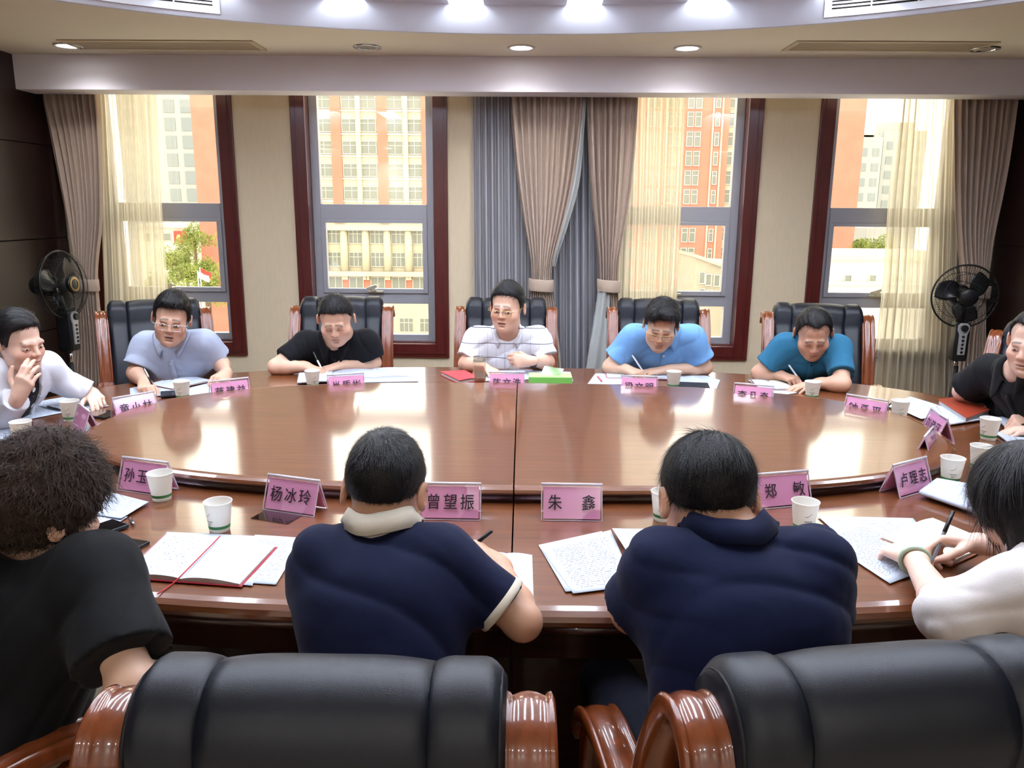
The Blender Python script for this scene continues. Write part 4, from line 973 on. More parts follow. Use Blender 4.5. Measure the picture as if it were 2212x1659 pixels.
    for s_ in (-1, 1):
        h0 = hp+l2*.095*s_-up*.01; k0 = hp+l2*(.12+sp.get('spread', 0))*s_+fwd2*tw; k0[2] = .52; an = k0-up*.43+fwd2*sp.get('foot', -.02); an[2] = .1
        Lg.cone(h0, k0, .088*bulk**.5, .064, k=.04); Lg.cone(k0, an, .064, .05, k=.03); shoes.append(an); kn.append(k0)
    V, Q = Lg.mesh(); tr = obj('trousers', np_mesh('trousers', V-org, Q), sp.get('trousers', M_TROUS), body, True)
    for an in shoes:
        Sf = Field(an-np.array([.3, .3, .1]), an+np.array([.3, .3, .08]), .011); Sf.ell(np.array([an[0], an[1], .05])+fwd2*.05, (.046, .13, .045), np.array([l2, fwd2, up]), k=.02); Sf.cone(an, an-up*.04, .042, .042, k=.02); Sf.cutfn(lambda x, y, z: .004-z+0*x+0*y)
        V, Q = Sf.mesh(); obj('shoe', np_mesh('shoe', V-org, Q), M_SHOE, body, True)
    # --- hair
    if sp.get('hair'): hair(sp, info)
    if sp.get('collar'): collar(sp, info)
    if sp.get('eyes'): eyes(sp, info)
    if sp.get('glasses'): glasses(sp, info)
    if sp.get('placket'): placket(sp, info)
    return info
def hair(sp, info):
    H = sp['hair']; w = sp.get('wide', 1.0); F = Field(H.get('lo', (-.14, -.17, -.16)), H.get('hi', (.14, .14, .17)), H.get('res', .0042)); t = H.get('t', .010); top = H.get('top', .012)
    F.ell((0, -.016, .036), (.0775*w+t*H.get('side', .6), .096+t, .088+t*.6), k=0)
    F.ell((0, -.008, .036+top*.5), (.074*w+t*.4, .09+t*.5, .088+top*.7), k=.02)
    fr, te, si, na = H.get('line', (.078, .045, .004, -.075))   # hairline heights: front, temple, at ear, nape
    ys = np.array([-.16, -.10, -.075, -.035, .012, .035, .062, .09, .15]); zs = np.array([na, na, na*.75, si-.012, si, te-.01, te+.01, fr, fr+.01])
    side_in = H.get('recede', 0)
    def cut(x, y, z):
        zl = np.interp(y.ravel(), ys, zs).reshape(y.shape).astype(f32)
        ear = np.clip(1-((y+.012)/.024)**2, 0, 1)*(.026 if not H.get('cover') else 0)
        rec = side_in*np.exp(-((np.abs(x)-.045)/.02)**2)*(y > .02)
        return (zl+ear*(np.abs(x) > .05)+rec-z)*.75
    if not H.get('nocut'):
        d_ = cut(F.ax[0][:, None, None], F.ax[1][None, :, None], F.ax[2][None, None, :]).astype(f32); kk = H.get('edge', .014)
        h_ = np.maximum(kk-np.abs(F.F-d_), 0)/kk; F.F = np.maximum(F.F, d_)+h_*h_*(kk*.25)
    for e in H.get('blobs', ()): F.ell(e[0], e[1], k=e[2] if len(e) > 2 else .02)
    for e in H.get('cuts', ()): F.ell(e[0], e[1], k=.01, mode='cut')
    if H.get('noise', .0016): F.warp(folds(sp['seed']+50, H.get('noise', .0016), f=H.get('nf', 120)))
    V, Q = F.mesh(); toW, org = info['toW'], info['org']
    # strands that follow the surface
    n = H.get('strands', 1500); rg = np.random.default_rng(sp['seed']+9)
    if n and len(V):
        me0 = np_mesh('tmp', V, Q); N_ = np.zeros(len(V)*3, f32); me0.vertices.foreach_get('normal', N_) if False else None
        N_ = np.array([v.normal[:] for v in me0.vertices], f32); bpy.data.meshes.remove(me0)
        ids = rg.integers(0, len(V), n); p = V[ids].copy(); nn = N_[ids]; wh = np.array(H.get('whorl', (0, -.06, .12))); g = np.array(H.get('grav', (0, -.2, -.5)))
        fl = p-wh; fl /= np.maximum(np.linalg.norm(fl, axis=1), 1e-4)[:, None]; cb = np.array(H.get('comb', (0, 0, 0)))
        d = fl*H.get('flow', 1.0)+g+cb+rg.normal(size=(n, 3))*H.get('mess', .25); d -= nn*(d*nn).sum(1)[:, None]; d /= np.maximum(np.linalg.norm(d, axis=1), 1e-4)[:, None]
        Lh = H.get('len', .03)*rg.uniform(.5, 1.2, n)*np.where(p[:, 2] < .05, H.get('sidelen', .6), 1.0); lift = H.get('lift', .25); cv = H.get('curve', .5); pts = []; q = p-nn*.001; seg = 4
        curl = H.get('curl', 0); pha = rg.uniform(0, 6, n); bt_ = np.cross(nn, d)
        for s_ in range(seg+1):
            tt = s_/seg; L_ = (Lh*tt)[:, None]
            pts.append(q+d*L_+nn*(lift*L_-cv*L_*L_/.09)+bt_*(curl*np.sin(pha+tt*5))[:, None]+nn*(curl*.6*np.cos(pha+tt*6))[:, None])
        wd = H.get('w', .0009); sv = np.cross(nn, d); vs = []; 
        for s_ in range(seg+1):
            ww = wd*(1-.85*s_/seg); vs += [pts[s_]-sv*ww, pts[s_]+sv*ww]
        VV = np.concatenate(vs); qs = []; ar = np.arange(n)
        for s_ in range(seg): qs.append(np.stack([ar+2*s_*n, ar+(2*s_+1)*n, ar+(2*s_+3)*n, ar+(2*s_+2)*n], 1))
        Q = np.concatenate([Q, np.concatenate(qs)+len(V)]); V = np.concatenate([V, VV])
    ho = obj('hair', np_mesh('hair', toW(V)-org, Q), H.get('mat', M_HAIRK), info['body'], True); ho['label'] = H.get('label', 'black hair')
def collar(sp, info):
    c = sp['collar']; scn, lat, ft, spine = info['scn'], info['lat'], info['ft'], info['spine']; head = info['toW'](np.array([[0, -.02, -.05]]))[0]
    base = scn+spine*.045; ln_ = c.get('lean', .45); ax = nrm(nrm(head-base)*(1-ln_)+spine*ln_); f_ = nrm(ft-ax*(ft@ax)); l_ = np.cross(f_, ax); nk = sp.get('neck', 1)
    # where the neck axis passes near the collar
    hd_ = head-base; base = base+(hd_-ax*(hd_@ax))*.22
    R0 = .0625*nk*c.get('r', 1.0); w = c.get('w', .05); ph0 = c.get('gap', .2); hb, hf = c.get('hb', .030), c.get('hf', .012)
    rel = info['shirtV']-base; A_ = rel@ax; U, V_ = rel@f_, rel@l_; n = 48; phs = [ph0+(2*PI-2*ph0)*i/n for i in range(n+1)]
    def height(rad):
        out = []
        for i, ph in enumerate(phs):
            rr = rad[i]; m = ((U-math.cos(ph)*rr)**2+(V_-math.sin(ph)*rr)**2 < .010**2) & (np.abs(A_) < .16); out.append(A_[m].max() if m.any() else np.nan)
        o = np.array(out); ok = ~np.isnan(o)
        if ok.sum() < 3: return np.zeros(n+1)
        o = np.interp(np.arange(n+1), np.arange(n+1)[ok], o[ok])
        for _ in range(3): o[1:-1] = (o[:-2]+2*o[1:-1]+o[2:])/4
        return o
    cbs = [(1-math.cos(p))/2 for p in phs]; fps = [max(0, math.cos(p))**4 for p in phs]
    r1 = [R0+.010 for p in phs]; r3 = [R0+.022+.016*f for f in fps]; r4 = [R0+w*(.55+.55*f*c.get('point', 1)) for f in fps]
    h1, h3, h4 = height(r1), height(r3), height(r4); rows = []
    for i, ph in enumerate(phs):
        d = f_*math.cos(ph)+l_*math.sin(ph); st = hb*cbs[i]+hf*(1-cbs[i]); at_ = lambda r, h: base+d*r+ax*h
        rows.append([at_(R0+.001, h1[i]-.02), at_(R0+.003, h1[i]+st*.9), at_(R0+.009, h1[i]+st), *((at_(R0+.014, h1[i]+st*.55), at_(R0+.019, h1[i]+st-w)) if cbs[i] > .6 else (at_(r3[i], h3[i]+.009), at_(r4[i], h4[i]+.0055)))])
    bm = bmesh.new(); vr = [[bm.verts.new(p-info['org']) for p in r] for r in rows]
    for A, B_ in zip(vr[:-1], vr[1:]):
        for k in range(4): bm.faces.new((A[k], A[k+1], B_[k+1], B_[k]))
    o = obj('collar', bm, c.get('mat', sp['shirt']), info['body'], True); solidify(o, .004, 0); o['label'] = c.get('label', 'shirt collar')
def placket(sp, info):
    pk = sp['placket']; V = info['shirtV']; scn, lat, ft, spine = info['scn'], info['lat'], info['ft'], info['spine']; rel = V-scn; a, b, c = rel@lat, rel@ft, rel@spine
    pts = []
    for z in np.linspace(pk.get('top', .0), pk.get('bot', -.3), 16):
        m = (np.abs(a) < .02) & (np.abs(c-z) < .012) & (b > 0)
        if m.sum() > 2: pts.append(scn+spine*z+ft*(b[m].max()+.001))
    if len(pts) < 3: return
    P_ = np.array(pts)
    for _ in range(2): P_[1:-1] = (P_[:-2]+2*P_[1:-1]+P_[2:])/4
    bm = bmesh.new(); w = pk.get('w', .014); rs = [[bm.verts.new(p+lat*x*w+ft*(.0035 if abs(x) < 1 else .0)-info['org']) for x in (-1, -.85, .85, 1)] for p in P_]
    for A, B_ in zip(rs[:-1], rs[1:]):
        for k in range(3): bm.faces.new((A[k], A[k+1], B_[k+1], B_[k]))
    o = obj('placket', bm, sp['shirt'], info['body'], True)
    for k in range(pk.get('n', 3)):
        p = P_[min(len(P_)-1, 1+int(k*(len(P_)-2)/max(1, pk.get('n', 3))))]; q = p+ft*.006-info['org']
        bb = cyl(bmesh.new(), q-ft*.003, q+ft*.0005, .005, n=10); obj('button', bb, pk.get('mat', M_WHITE), o)
def eyes(sp, info):
    toW, org = info['toW'], info['org']
    for s in (-1, 1):
        bm = bmesh.new(); bmesh.ops.create_uvsphere(bm, u_segments=14, v_segments=8, radius=1)
        for v in bm.verts:
            q = v.co; v.co = Vector(toW(np.array([[s*.0315+q.x*.0125, .0855+q.y*.0045, -.0055+q.z*.0042]]))[0]-org)
        e = obj('eye', bm, mat('eye_white', (214, 204, 196), rough=.25), info['body'], True)
        bm = bmesh.new(); bmesh.ops.create_uvsphere(bm, u_segments=12, v_segments=8, radius=1); lx = sp.get('look', 0)
        for v in bm.verts:
            q = v.co; v.co = Vector(toW(np.array([[s*.0315+lx*.004+q.x*.0058, .0880+q.y*.0026, -.0058+q.z*.0040]]))[0]-org)
        obj('iris', bm, mat('eye_dark', (26, 16, 12), rough=.15), e, True)
def glasses(sp, info):
    g = sp['glasses']; toW, org, body = info['toW'], info['org'], info['body']; rm = g.get('mat', M_CHROME); W2 = .024; H2 = .0165
    root = None
    def tw(p): return toW(np.array([p]))[0]-org
    bm = bmesh.new()
    for s in (-1, 1):
        ring = []
        for t in np.linspace(0, 2*PI, 25)[:-1]:
            cx, cz = superell(W2, H2, 3, t); ring.append(tw((s*.0335+cx, .106-.25*abs(cx+s*.0335)**1.1*.6-.0, -.006+cz+g.get('drop', -.004))))
        tube(ring, g.get('r', .0013), 5, True, bm)
        pts = [tw((s*.057, .094, .0+g.get('drop', -.004))), tw((s*.078, .085, .002)), tw((s*.088, .03, .004)), tw((s*.09, -.012, .006)), tw((s*.088, -.035, -.008))]
        tube(pts, g.get('r', .0013)*1.2, 5, False, bm)
    tube([tw((-.01, .106, -.001)), tw((0, .109, .001)), tw((.01, .106, -.001))], .0013, 5, False, bm)
    fr = obj('glasses', bm, rm, body, True); fr['label'] = g.get('label', 'thin-rimmed spectacles')
    for s in (-1, 1):
        bm = bmesh.new(); bm.faces.new([bm.verts.new(tw((s*.0335+superell(W2, H2, 3, t)[0], .1055-.15*abs(superell(W2, H2, 3, t)[0]+s*.0335)**1.1, -.006+g.get('drop', -.004)+superell(W2, H2, 3, t)[1]))) for t in np.linspace(0, 2*PI, 25)[:-1]])
        obj('lens', bm, M_LENS, fr)
# ---------------------------------------------------------------- the people
def Jy(px, py, Y): return np.array(at_y(px, py, Y))
def Jz(px, py, z): return np.array(at_z(px, py, z))
def cloth(name, c, rough=.8, **k):
    m = _cloth(name, c, rough, **k); N = m.node_tree.nodes; L = m.node_tree.links; b = N['Principled BSDF']; fine = b.inputs['Normal'].links[0].from_node
    tc = N.new('ShaderNodeTexCoord'); n = N.new('ShaderNodeTexNoise'); n.inputs['Scale'].default_value = 11; n.inputs['Detail'].default_value = 1.5; n.inputs['Distortion'].default_value = .3; bp = N.new('ShaderNodeBump'); bp.inputs['Strength'].default_value = .4; bp.inputs['Distance'].default_value = .02
    L.new(tc.outputs['Object'], n.inputs['Vector']); L.new(n.outputs['Fac'], bp.inputs['Height']); L.new(bp.outputs[0], fine.inputs['Normal']); return m
def _cloth(name, c, rough=.8, **k): return mat(name, c, rough=rough, bump=k.pop('bump', .15), bscale=k.pop('bscale', 500), sheen=.04, spec=.22, **k)
def striped_polo():
    m = cloth('white_striped_polo', (226, 228, 236)); N = m.node_tree.nodes; L = m.node_tree.links; b = N['Principled BSDF']; tc = N.new('ShaderNodeTexCoord'); sp_ = N.new('ShaderNodeSeparateXYZ'); L.new(tc.outputs['Object'], sp_.inputs[0])
    def line(out, period, width, off):
        a = N.new('ShaderNodeMath'); a.operation = 'ADD'; a.inputs[1].default_value = 10+off; L.new(out, a.inputs[0])
        q = N.new('ShaderNodeMath'); q.operation = 'MODULO'; q.inputs[1].default_value = period; L.new(a.outputs[0], q.inputs[0]); c = N.new('ShaderNodeMath'); c.operation = 'LESS_THAN'; c.inputs[1].default_value = width; L.new(q.outputs[0], c.inputs[0]); return c.outputs[0]
    h = line(sp_.outputs[2], .082, .0035, .012); v = line(sp_.outputs[0], .048, .0016, 0)
    m1 = N.new('ShaderNodeMix'); m1.data_type = 'RGBA'; m1.inputs[6].default_value = lin((226, 228, 236))+(1,); m1.inputs[7].default_value = lin((176, 178, 190))+(1,); L.new(v, m1.inputs[0])
    m2 = N.new('ShaderNodeMix'); m2.data_type = 'RGBA'; m2.inputs[7].default_value = lin((70, 74, 92))+(1,); L.new(h, m2.inputs[0]); L.new(m1.outputs[2], m2.inputs[6]); L.new(m2.outputs[2], b.inputs['Base Color']); return m
def polka():
    m = cloth('polka_dot_blouse', (20, 20, 28)); N = m.node_tree.nodes; L = m.node_tree.links; b = N['Principled BSDF']; tc = N.new('ShaderNodeTexCoord'); v = N.new('ShaderNodeTexVoronoi'); v.inputs['Scale'].default_value = 24; v.inputs['Randomness'].default_value = .35; L.new(tc.outputs['Object'], v.inputs['Vector'])
    c = N.new('ShaderNodeMath'); c.operation = 'LESS_THAN'; c.inputs[1].default_value = .28; L.new(v.outputs['Distance'], c.inputs[0]); mx = N.new('ShaderNodeMix'); mx.data_type = 'RGBA'; mx.inputs[6].default_value = lin((20, 20, 28))+(1,); mx.inputs[7].default_value = lin((236, 234, 232))+(1,); L.new(c.outputs[0], mx.inputs[0]); L.new(mx.outputs[2], b.inputs['Base Color']); return m
C_GREY = cloth('grey_blue_shirt', (168, 176, 196)); C_BLK = cloth('black_polo', (14, 15, 20)); C_BLK2 = cloth('black_polo_pique', (14, 15, 18)); C_SKY = cloth('sky_blue_shirt', (116, 164, 216)); C_TEAL = cloth('teal_polo', (44, 104, 136)); C_TEE = cloth('black_tshirt', (11, 12, 15))
C_NAVY = cloth('navy_polo', (10, 18, 48)); C_NAVY2 = cloth('navy_polo_plain', (11, 20, 52), rough=.8); C_WJ = cloth('white_jacket', (224, 226, 234)); C_WB = cloth('white_blouse', (222, 216, 214), rough=.6); C_STR = striped_polo(); C_DOT = polka(); C_CREAM = cloth('cream_knit', (206, 196, 178))
M_JEANS = cloth('navy_jeans', (14, 19, 36)); M_KHAKI = cloth('khaki_trousers', (170, 162, 138))
M_GOLD = mat('gold_rim', (196, 168, 110), rough=.25, metal=1)
GP = 'people seated at the table'
HALF = PI/2
PEOPLE = {}
def P(key, **k): k['group'] = GP; PEOPLE[key] = k
P('white', seed=4, label='man in a white striped polo and spectacles at the middle of the far side, speaking', head=Jy(1096, 664, 4.30), head_dir=(-HALF-.32, .12, .03), head_scale=1.03, wide=1.06, SR=Jy(1031, 730, 4.42), SL=Jy(1162, 730, 4.42), hip=(-.08, 4.64, .56), heading=-HALF, bulk=1.08, mouth=.0035,
  armR=dict(elbow=Jy(1006, 786, 4.36), wrist=Jz(1046, 794, .79), dir=(.55, -.8, -.12), palm=(0, 0, -1), pose='rest'), armL=dict(elbow=Jy(1182, 782, 4.36), wrist=Jy(1146, 780, 4.20), dir=(-1, -.12, .05), palm=(-.1, 1, -.2), pose='curl'),
  shirt=C_STR, shirt_label='white polo with thin dark stripes', sleeve=.78, cuff=.064, collar=dict(w=.055, gap=.5, hf=-.03), placket=dict(top=-.02, bot=-.16, n=2), eyes=1, look=-1, glasses=dict(mat=M_GOLD), skin=(218, 174, 150), hair=dict(t=.011, top=.02, line=(.090, .070, .0, -.07), comb=(.5, .3, 0), len=.035, lift=.12, strands=2200))
P('blackpolo', seed=3, label='man in a black polo bent over his notes, left of the middle man', head=Jy(726, 690, 4.14), head_dir=(-HALF+.08, .50, -.02), wide=1.1, jaw=1.15, SR=Jy(662, 742, 4.27), SL=Jy(792, 739, 4.27), hip=(-1.06, 4.62, .56), heading=-HALF+.05, bulk=1.1, neck=1.1, arm=1.08,
  armR=dict(elbow=Jz(597, 792, .79), wrist=Jz(662, 793, .79), dir=(.75, -.5, -.1), palm=(.25, -.2, -1), pose='pen'), armL=dict(elbow=Jz(806, 784, .79), wrist=Jz(736, 790, .785), dir=(-.8, -.55, -.12), palm=(0, 0, -1), pose='rest'),
  shirt=C_BLK, shirt_label='black short-sleeved polo', sleeve=.72, collar=dict(w=.05, gap=.3), placket=dict(top=.0, bot=-.14, n=2, mat=M_BLACK), skin=(216, 174, 148), hair=dict(t=.005, top=.014, side=.5, line=(.088, .074, .022, -.06), len=.014, sidelen=.35, lift=.6, curve=.2, strands=3000, mess=.35, noise=.001))
P('sky', seed=5, label='man in a sky-blue shirt and spectacles writing, right of the middle man', head=Jy(1428, 702, 4.06), head_dir=(-HALF-.18, .48, .08), SR=Jy(1368, 728, 4.22), SL=Jy(1494, 728, 4.22), hip=(.82, 4.62, .56), heading=-HALF-.03, bulk=1.05,
  armR=dict(elbow=Jz(1318, 792, .79), wrist=Jz(1354, 798, .79), dir=(.6, -.65, -.1), palm=(.3, -.2, -1), pose='pen'), armL=dict(elbow=Jz(1522, 794, .79), wrist=Jz(1440, 799, .785), dir=(-.95, -.2, -.08), palm=(0, .1, -1), pose='flat'),
  shirt=C_SKY, shirt_label='sky-blue short-sleeved shirt', sleeve=.72, cuff=.066, collar=dict(w=.052, gap=.35), placket=dict(top=.0, bot=-.3, n=3), glasses=dict(mat=M_GOLD), skin=(218, 178, 150), hair=dict(t=.016, top=.026, line=(.088, .068, -.004, -.08), comb=(-.5, -.3, .2), len=.05, lift=.2, strands=2600, mess=.4, noise=.0025, nf=70, blobs=[((-.02, .05, .115), (.05, .045, .022)), ((.05, .03, .09), (.03, .05, .035))]))
P('teal', seed=6, label='man in a teal polo with thinning hair writing on the right of the far side', head=Jy(1757, 720, 3.98), head_dir=(-HALF-.2, .62, -.05), wide=1.04, SR=Jy(1697, 748, 4.08), SL=Jy(1810, 752, 4.02), hip=(1.70, 4.44, .56), heading=-HALF-.2, bulk=1.0,
  armR=dict(elbow=Jz(1640, 806, .79), wrist=Jz(1684, 810, .79), dir=(.55, -.7, -.1), palm=(.3, -.2, -1), pose='pen'), armL=dict(elbow=Jz(1820, 830, .79), wrist=Jz(1768, 828, .785), dir=(-.9, -.35, -.1), palm=(0, 0, -1), pose='flat'),
  shirt=C_TEAL, shirt_label='teal short-sleeved polo', sleeve=.72, collar=dict(w=.036, gap=.75), placket=dict(top=.0, bot=-.2, n=2, mat=M_BLACK), skin=(204, 158, 132), hair=dict(t=.008, top=.010, line=(.102, .084, .01, -.07), recede=.02, comb=(-.3, .2, 0), len=.03, lift=.25, strands=1700, mess=.5))
P('greyshirt', seed=2, label='man in a grey-blue shirt and spectacles talking on the left of the far side', head=Jy(371, 688, 3.86), head_dir=(-HALF+.30, .22, .16), SR=Jy(316, 744, 4.02), SL=Jy(440, 740, 4.02), hip=(-1.90, 4.28, .56), heading=-HALF+.35, bulk=1.1, mouth=.003,
  armR=dict(elbow=Jy(292, 806, 3.96), wrist=Jz(312, 826, .80), dir=(.45, -.8, -.15), palm=(.3, -.2, -1), pose='pen'), armL=dict(elbow=Jy(476, 782, 4.10), wrist=Jz(488, 808, .80), dir=(.1, -.9, -.2), palm=(-.6, 0, -.7), pose='curl'),
  shirt=C_GREY, shirt_label='grey-blue short-sleeved shirt', sleeve=.74, cuff=.07, collar=dict(w=.055, gap=.4, hf=-.02), placket=dict(top=-.01, bot=-.32, n=3), eyes=1, look=.5, glasses=dict(mat=M_CHROME), skin=(210, 166, 140), hair=dict(t=.013, top=.02, line=(.086, .07, -.006, -.08), comb=(.3, .5, 0), len=.04, lift=.2, strands=2200, mess=.4, noise=.002, blobs=[((-.0, .066, .106), (.05, .026, .018))]))
P('woman', seed=1, label='woman in a white jacket and polka-dot blouse resting her mouth on her hand', head=Jy(42, 738, 3.08), head_dir=(-.36, .20, -.06), head_scale=.95, wide=.94, jaw=.88, browk=.45, SL=Jy(98, 792, 3.34), SR=Jy(-52, 812, 2.95), hip=(-2.42, 3.22, .56), heading=-.15, bulk=.98, neck=.9, brow=(50, 36, 32),
  armR=dict(elbow=Jz(4, 898, .80), wrist=Jy(40, 858, 2.97), dir=(.45, .05, .9), palm=(-.2, .95, .1), pose='rest'), armL=dict(elbow=Jy(138, 826, 3.40), wrist=Jz(200, 850, .80), dir=(.62, -.75, -.16), palm=(0, 0, -1), pose='point'), hand=.92, arm=.92,
  shirt=C_WJ, shirt_label='white jacket worn open', top_name='jacket', sleeve=1.86, cuff=.036, loose=.013, open=.075, inner=C_DOT, inner_label='black blouse with white polka dots', eyes=1, look=.8, skin=(230, 190, 168), hair=dict(t=.012, top=.016, line=(.095, .07, -.022, -.085), comb=(0, -1, .2), flow=.2, len=.06, lift=.04, strands=2200, mess=.12, blobs=[((0, -.125, .03), (.05, .045, .05), .02)], label='black hair pinned up at the back'))
P('rightman', seed=7, label='man in a black polo cut by the right edge, looking down', head=Jy(2234, 740, 3.10), head_dir=(PI+.62, .25, .05), wide=1.08, jaw=1.1, SR=Jy(2140, 800, 3.40), SL=Jy(2300, 820, 3.0), hip=(2.42, 3.52, .56), heading=PI+.45, bulk=1.2, neck=1.1, arm=1.1, hres=.004,
  armR=dict(elbow=Jy(2082, 846, 3.54), wrist=Jz(2172, 872, .785), dir=(.3, -.9, -.1), palm=(0, 0, -1), pose='rest'), armL=dict(elbow=Jz(2330, 900, .79), wrist=Jz(2250, 930, .785), dir=(-.9, .3, -.1), palm=(0, 0, -1), pose='rest'),
  shirt=C_BLK2, shirt_label='black short-sleeved polo with open collar', sleeve=.8, cuff=.068, collar=dict(w=.055, gap=.4), placket=dict(top=.0, bot=-.16, n=2, mat=M_BLACK), eyes=1, skin=(226, 188, 166), hair=dict(t=.007, top=.008, line=(.102, .08, .01, -.07), recede=.015, len=.02, lift=.3, strands=1200))
P('offright', seed=8, label='writer at the right edge of whom only the hand with a pen shows', head=np.array((2.36, 2.48, 1.13)), head_dir=(PI-.1, .5, 0), SR=np.array((2.44, 2.70, .97)), SL=np.array((2.44, 2.32, .97)), hip=(2.70, 2.48, .56), heading=PI-.1, hres=.007, sres=.012,
  armR=dict(elbow=np.array((2.30, 2.90, .80)), wrist=Jz(2236, 906, .80), dir=(-.85, -.1, -.1), palm=(-.1, .5, -1), pose='pen'), armL=dict(elbow=np.array((2.24, 2.28, .80)), wrist=np.array((2.06, 2.58, .79)), dir=(-.6, .7, -.1), palm=(0, 0, -1), pose='rest'),
  shirt=C_GREY, shirt_label='grey shirt', sleeve=.7, skin=(218, 176, 152), hair=dict(strands=0))
P('curly', seed=9, label='person with brown curly hair and a black t-shirt in the left foreground, seen from behind', head=Jy(96, 1108, 1.48), head_dir=(HALF-.62, .28, 0), hres=.005, SR=Jy(214, 1235, 1.40), SL=Jy(-95, 1205, 1.58), hip=(-1.06, 1.28, .57), heading=HALF-.5, bulk=1.12, neck=.95,
  armR=dict(elbow=Jy(283, 1478, 1.24), wrist=np.array((-.62, 1.44, .66)), dir=(.2, .9, -.2), palm=(0, 0, -1), pose='rest'), armL=dict(elbow=np.array((-1.40, 1.74, .79)), wrist=np.array((-1.40, 1.98, .785)), dir=(.3, .9, -.1), palm=(0, 0, -1), pose='rest'),
  shirt=C_TEE, shirt_label='black t-shirt', sleeve=.80, cuff=.07, loose=.016, fold=.004, trousers=M_KHAKI, skin=(210, 170, 144), hair=dict(mat=M_HAIRB, label='bushy brown curly hair', t=.034, top=.04, cover=1, line=(.05, .0, -.09, -.125), lo=(-.18, -.19, -.19), hi=(.18, .17, .2), res=.005, noise=.006, nf=60, strands=9000, len=.05, lift=.35, mess=.7, curl=.006, grav=(0, -.1, -.7), w=.0009, curve=.35, whorl=(0, -.02, .16)))
P('cream', seed=10, label='man in a navy polo with a cream collar writing, seen from behind', head=Jy(832, 1062, 1.62), head_dir=(HALF-.10, .46, -.03), hres=.0042, wide=1.0, SL=Jy(702, 1204, 1.54), SR=Jy(952, 1200, 1.54), hip=(-.26, 1.33, .57), heading=HALF, bulk=.98, arm=.98,
  armR=dict(elbow=Jy(1128, 1342, 1.50), wrist=Jz(1074, 1220, .815), dir=(-.42, .85, -.02), palm=(-.75, .1, -.6), pose='pen'), armL=dict(elbow=Jy(676, 1298, 1.58), wrist=Jz(800, 1212, .80), dir=(.6, .7, -.1), palm=(0, 0, -1), pose='rest'),
  shirt=C_NAVY, shirt_label='navy short-sleeved polo', sleeve=.78, cuff=.052, fold=.0035, foldf=30, neckline=.09, hole=.045, cuff_band=C_CREAM, trap=.012, collar=dict(w=.044, gap=.3, hb=.042, lean=.7, mat=C_CREAM, label='cream knitted collar'), skin=(194, 148, 120), hair=dict(t=.008, top=.010, line=(.075, .05, .0, -.052), res=.0038, len=.02, lift=.35, curve=.3, strands=9000, mess=.3, w=.0006, noise=.001, whorl=(-.015, -.075, .105), label='short cropped black hair'))
P('navy', seed=11, label='heavier man in a plain navy polo with thinning crown, seen from behind', head=Jy(1530, 1080, 1.56), head_dir=(HALF+.03, .52, .02), head_scale=1.07, hres=.0042, wide=1.04, rib=.176, SL=Jy(1432, 1216, 1.46), SR=Jy(1758, 1212, 1.46), hip=(.42, 1.27, .57), heading=HALF+.08, bulk=1.08, neck=1.12, arm=1.08, spread=.05,
  armR=dict(elbow=Jy(1768, 1330, 1.52), wrist=Jz(1690, 1232, .80), dir=(-.7, .6, -.1), palm=(0, 0, -1), pose='rest'), armL=dict(elbow=Jy(1366, 1322, 1.52), wrist=Jz(1424, 1236, .80), dir=(.55, .75, -.1), palm=(0, 0, -1), pose='rest'),
  shirt=C_NAVY2, shirt_label='plain navy short-sleeved polo', sleeve=.86, cuff=.060, fold=.0035, foldf=28, neckline=.09, hole=.045, trap=.016, collar=dict(w=.05, gap=.3, hb=.046, lean=.7), trousers=M_JEANS, skin=(200, 152, 124), hair=dict(t=.011, top=.004, line=(.08, .055, -.004, -.062), res=.0038, len=.045, lift=.12, curve=.35, strands=9000, mess=.35, w=.0006, noise=.0016, nf=90, whorl=(.02, -.055, .115), cuts=[((.012, -.03, .135), (.028, .032, .012))], label='black hair thin at the crown'))
P('blouse', seed=12, label='woman with a black bob and white blouse writing at the right edge', head=Jy(2222, 1100, 1.62), head_dir=(HALF+.55, .50, .05), hres=.005, wide=.96, SL=Jy(2206, 1262, 1.46), SR=Jy(2206, 1262, 1.46)+np.array((.27, .17, .03)), hip=(1.42, 1.36, .57), heading=HALF+.6, bulk=.98, neck=.9, arm=.92, hand=.95,
  armR=dict(elbow=np.array((1.40, 1.80, .80)), wrist=Jz(2112, 1174, .815), dir=(-.85, .3, -.05), palm=(-.45, -.3, -.8), pose='pen'), armL=dict(elbow=Jy(2050, 1330, 1.48), wrist=Jz(1974, 1208, .80), dir=(-.1, .95, -.12), palm=(.15, .1, -1), pose='rest'),
  shirt=C_WB, shirt_label='white blouse with rolled sleeves', sleeve=dict(L=1.08, R=.9), hollow=1, cuff=.058, loose=.012, fold=.005, foldf=30, collar=dict(w=.045, gap=.5), skin=(234, 196, 176), hair=dict(t=.024, top=.02, side=1.1, sidelen=1, cover=1, line=(.06, -.09, -.19, -.19), lo=(-.17, -.18, -.24), hi=(.17, .15, .17), res=.0045, strands=7000, len=.09, lift=.02, flow=.6, grav=(0, 0, -1.0), mess=.12, w=.0008, noise=.002, nf=70, curve=.1, blobs=[((0, -.035, -.07), (.104, .098, .125), .03)], cuts=[((0, .10, -.04), (.055, .07, .09))], label='chin-length black bob'))
INFO = {}
import time as _t
for k_, s_ in PEOPLE.items():
    INFO[k_] = person(s_)
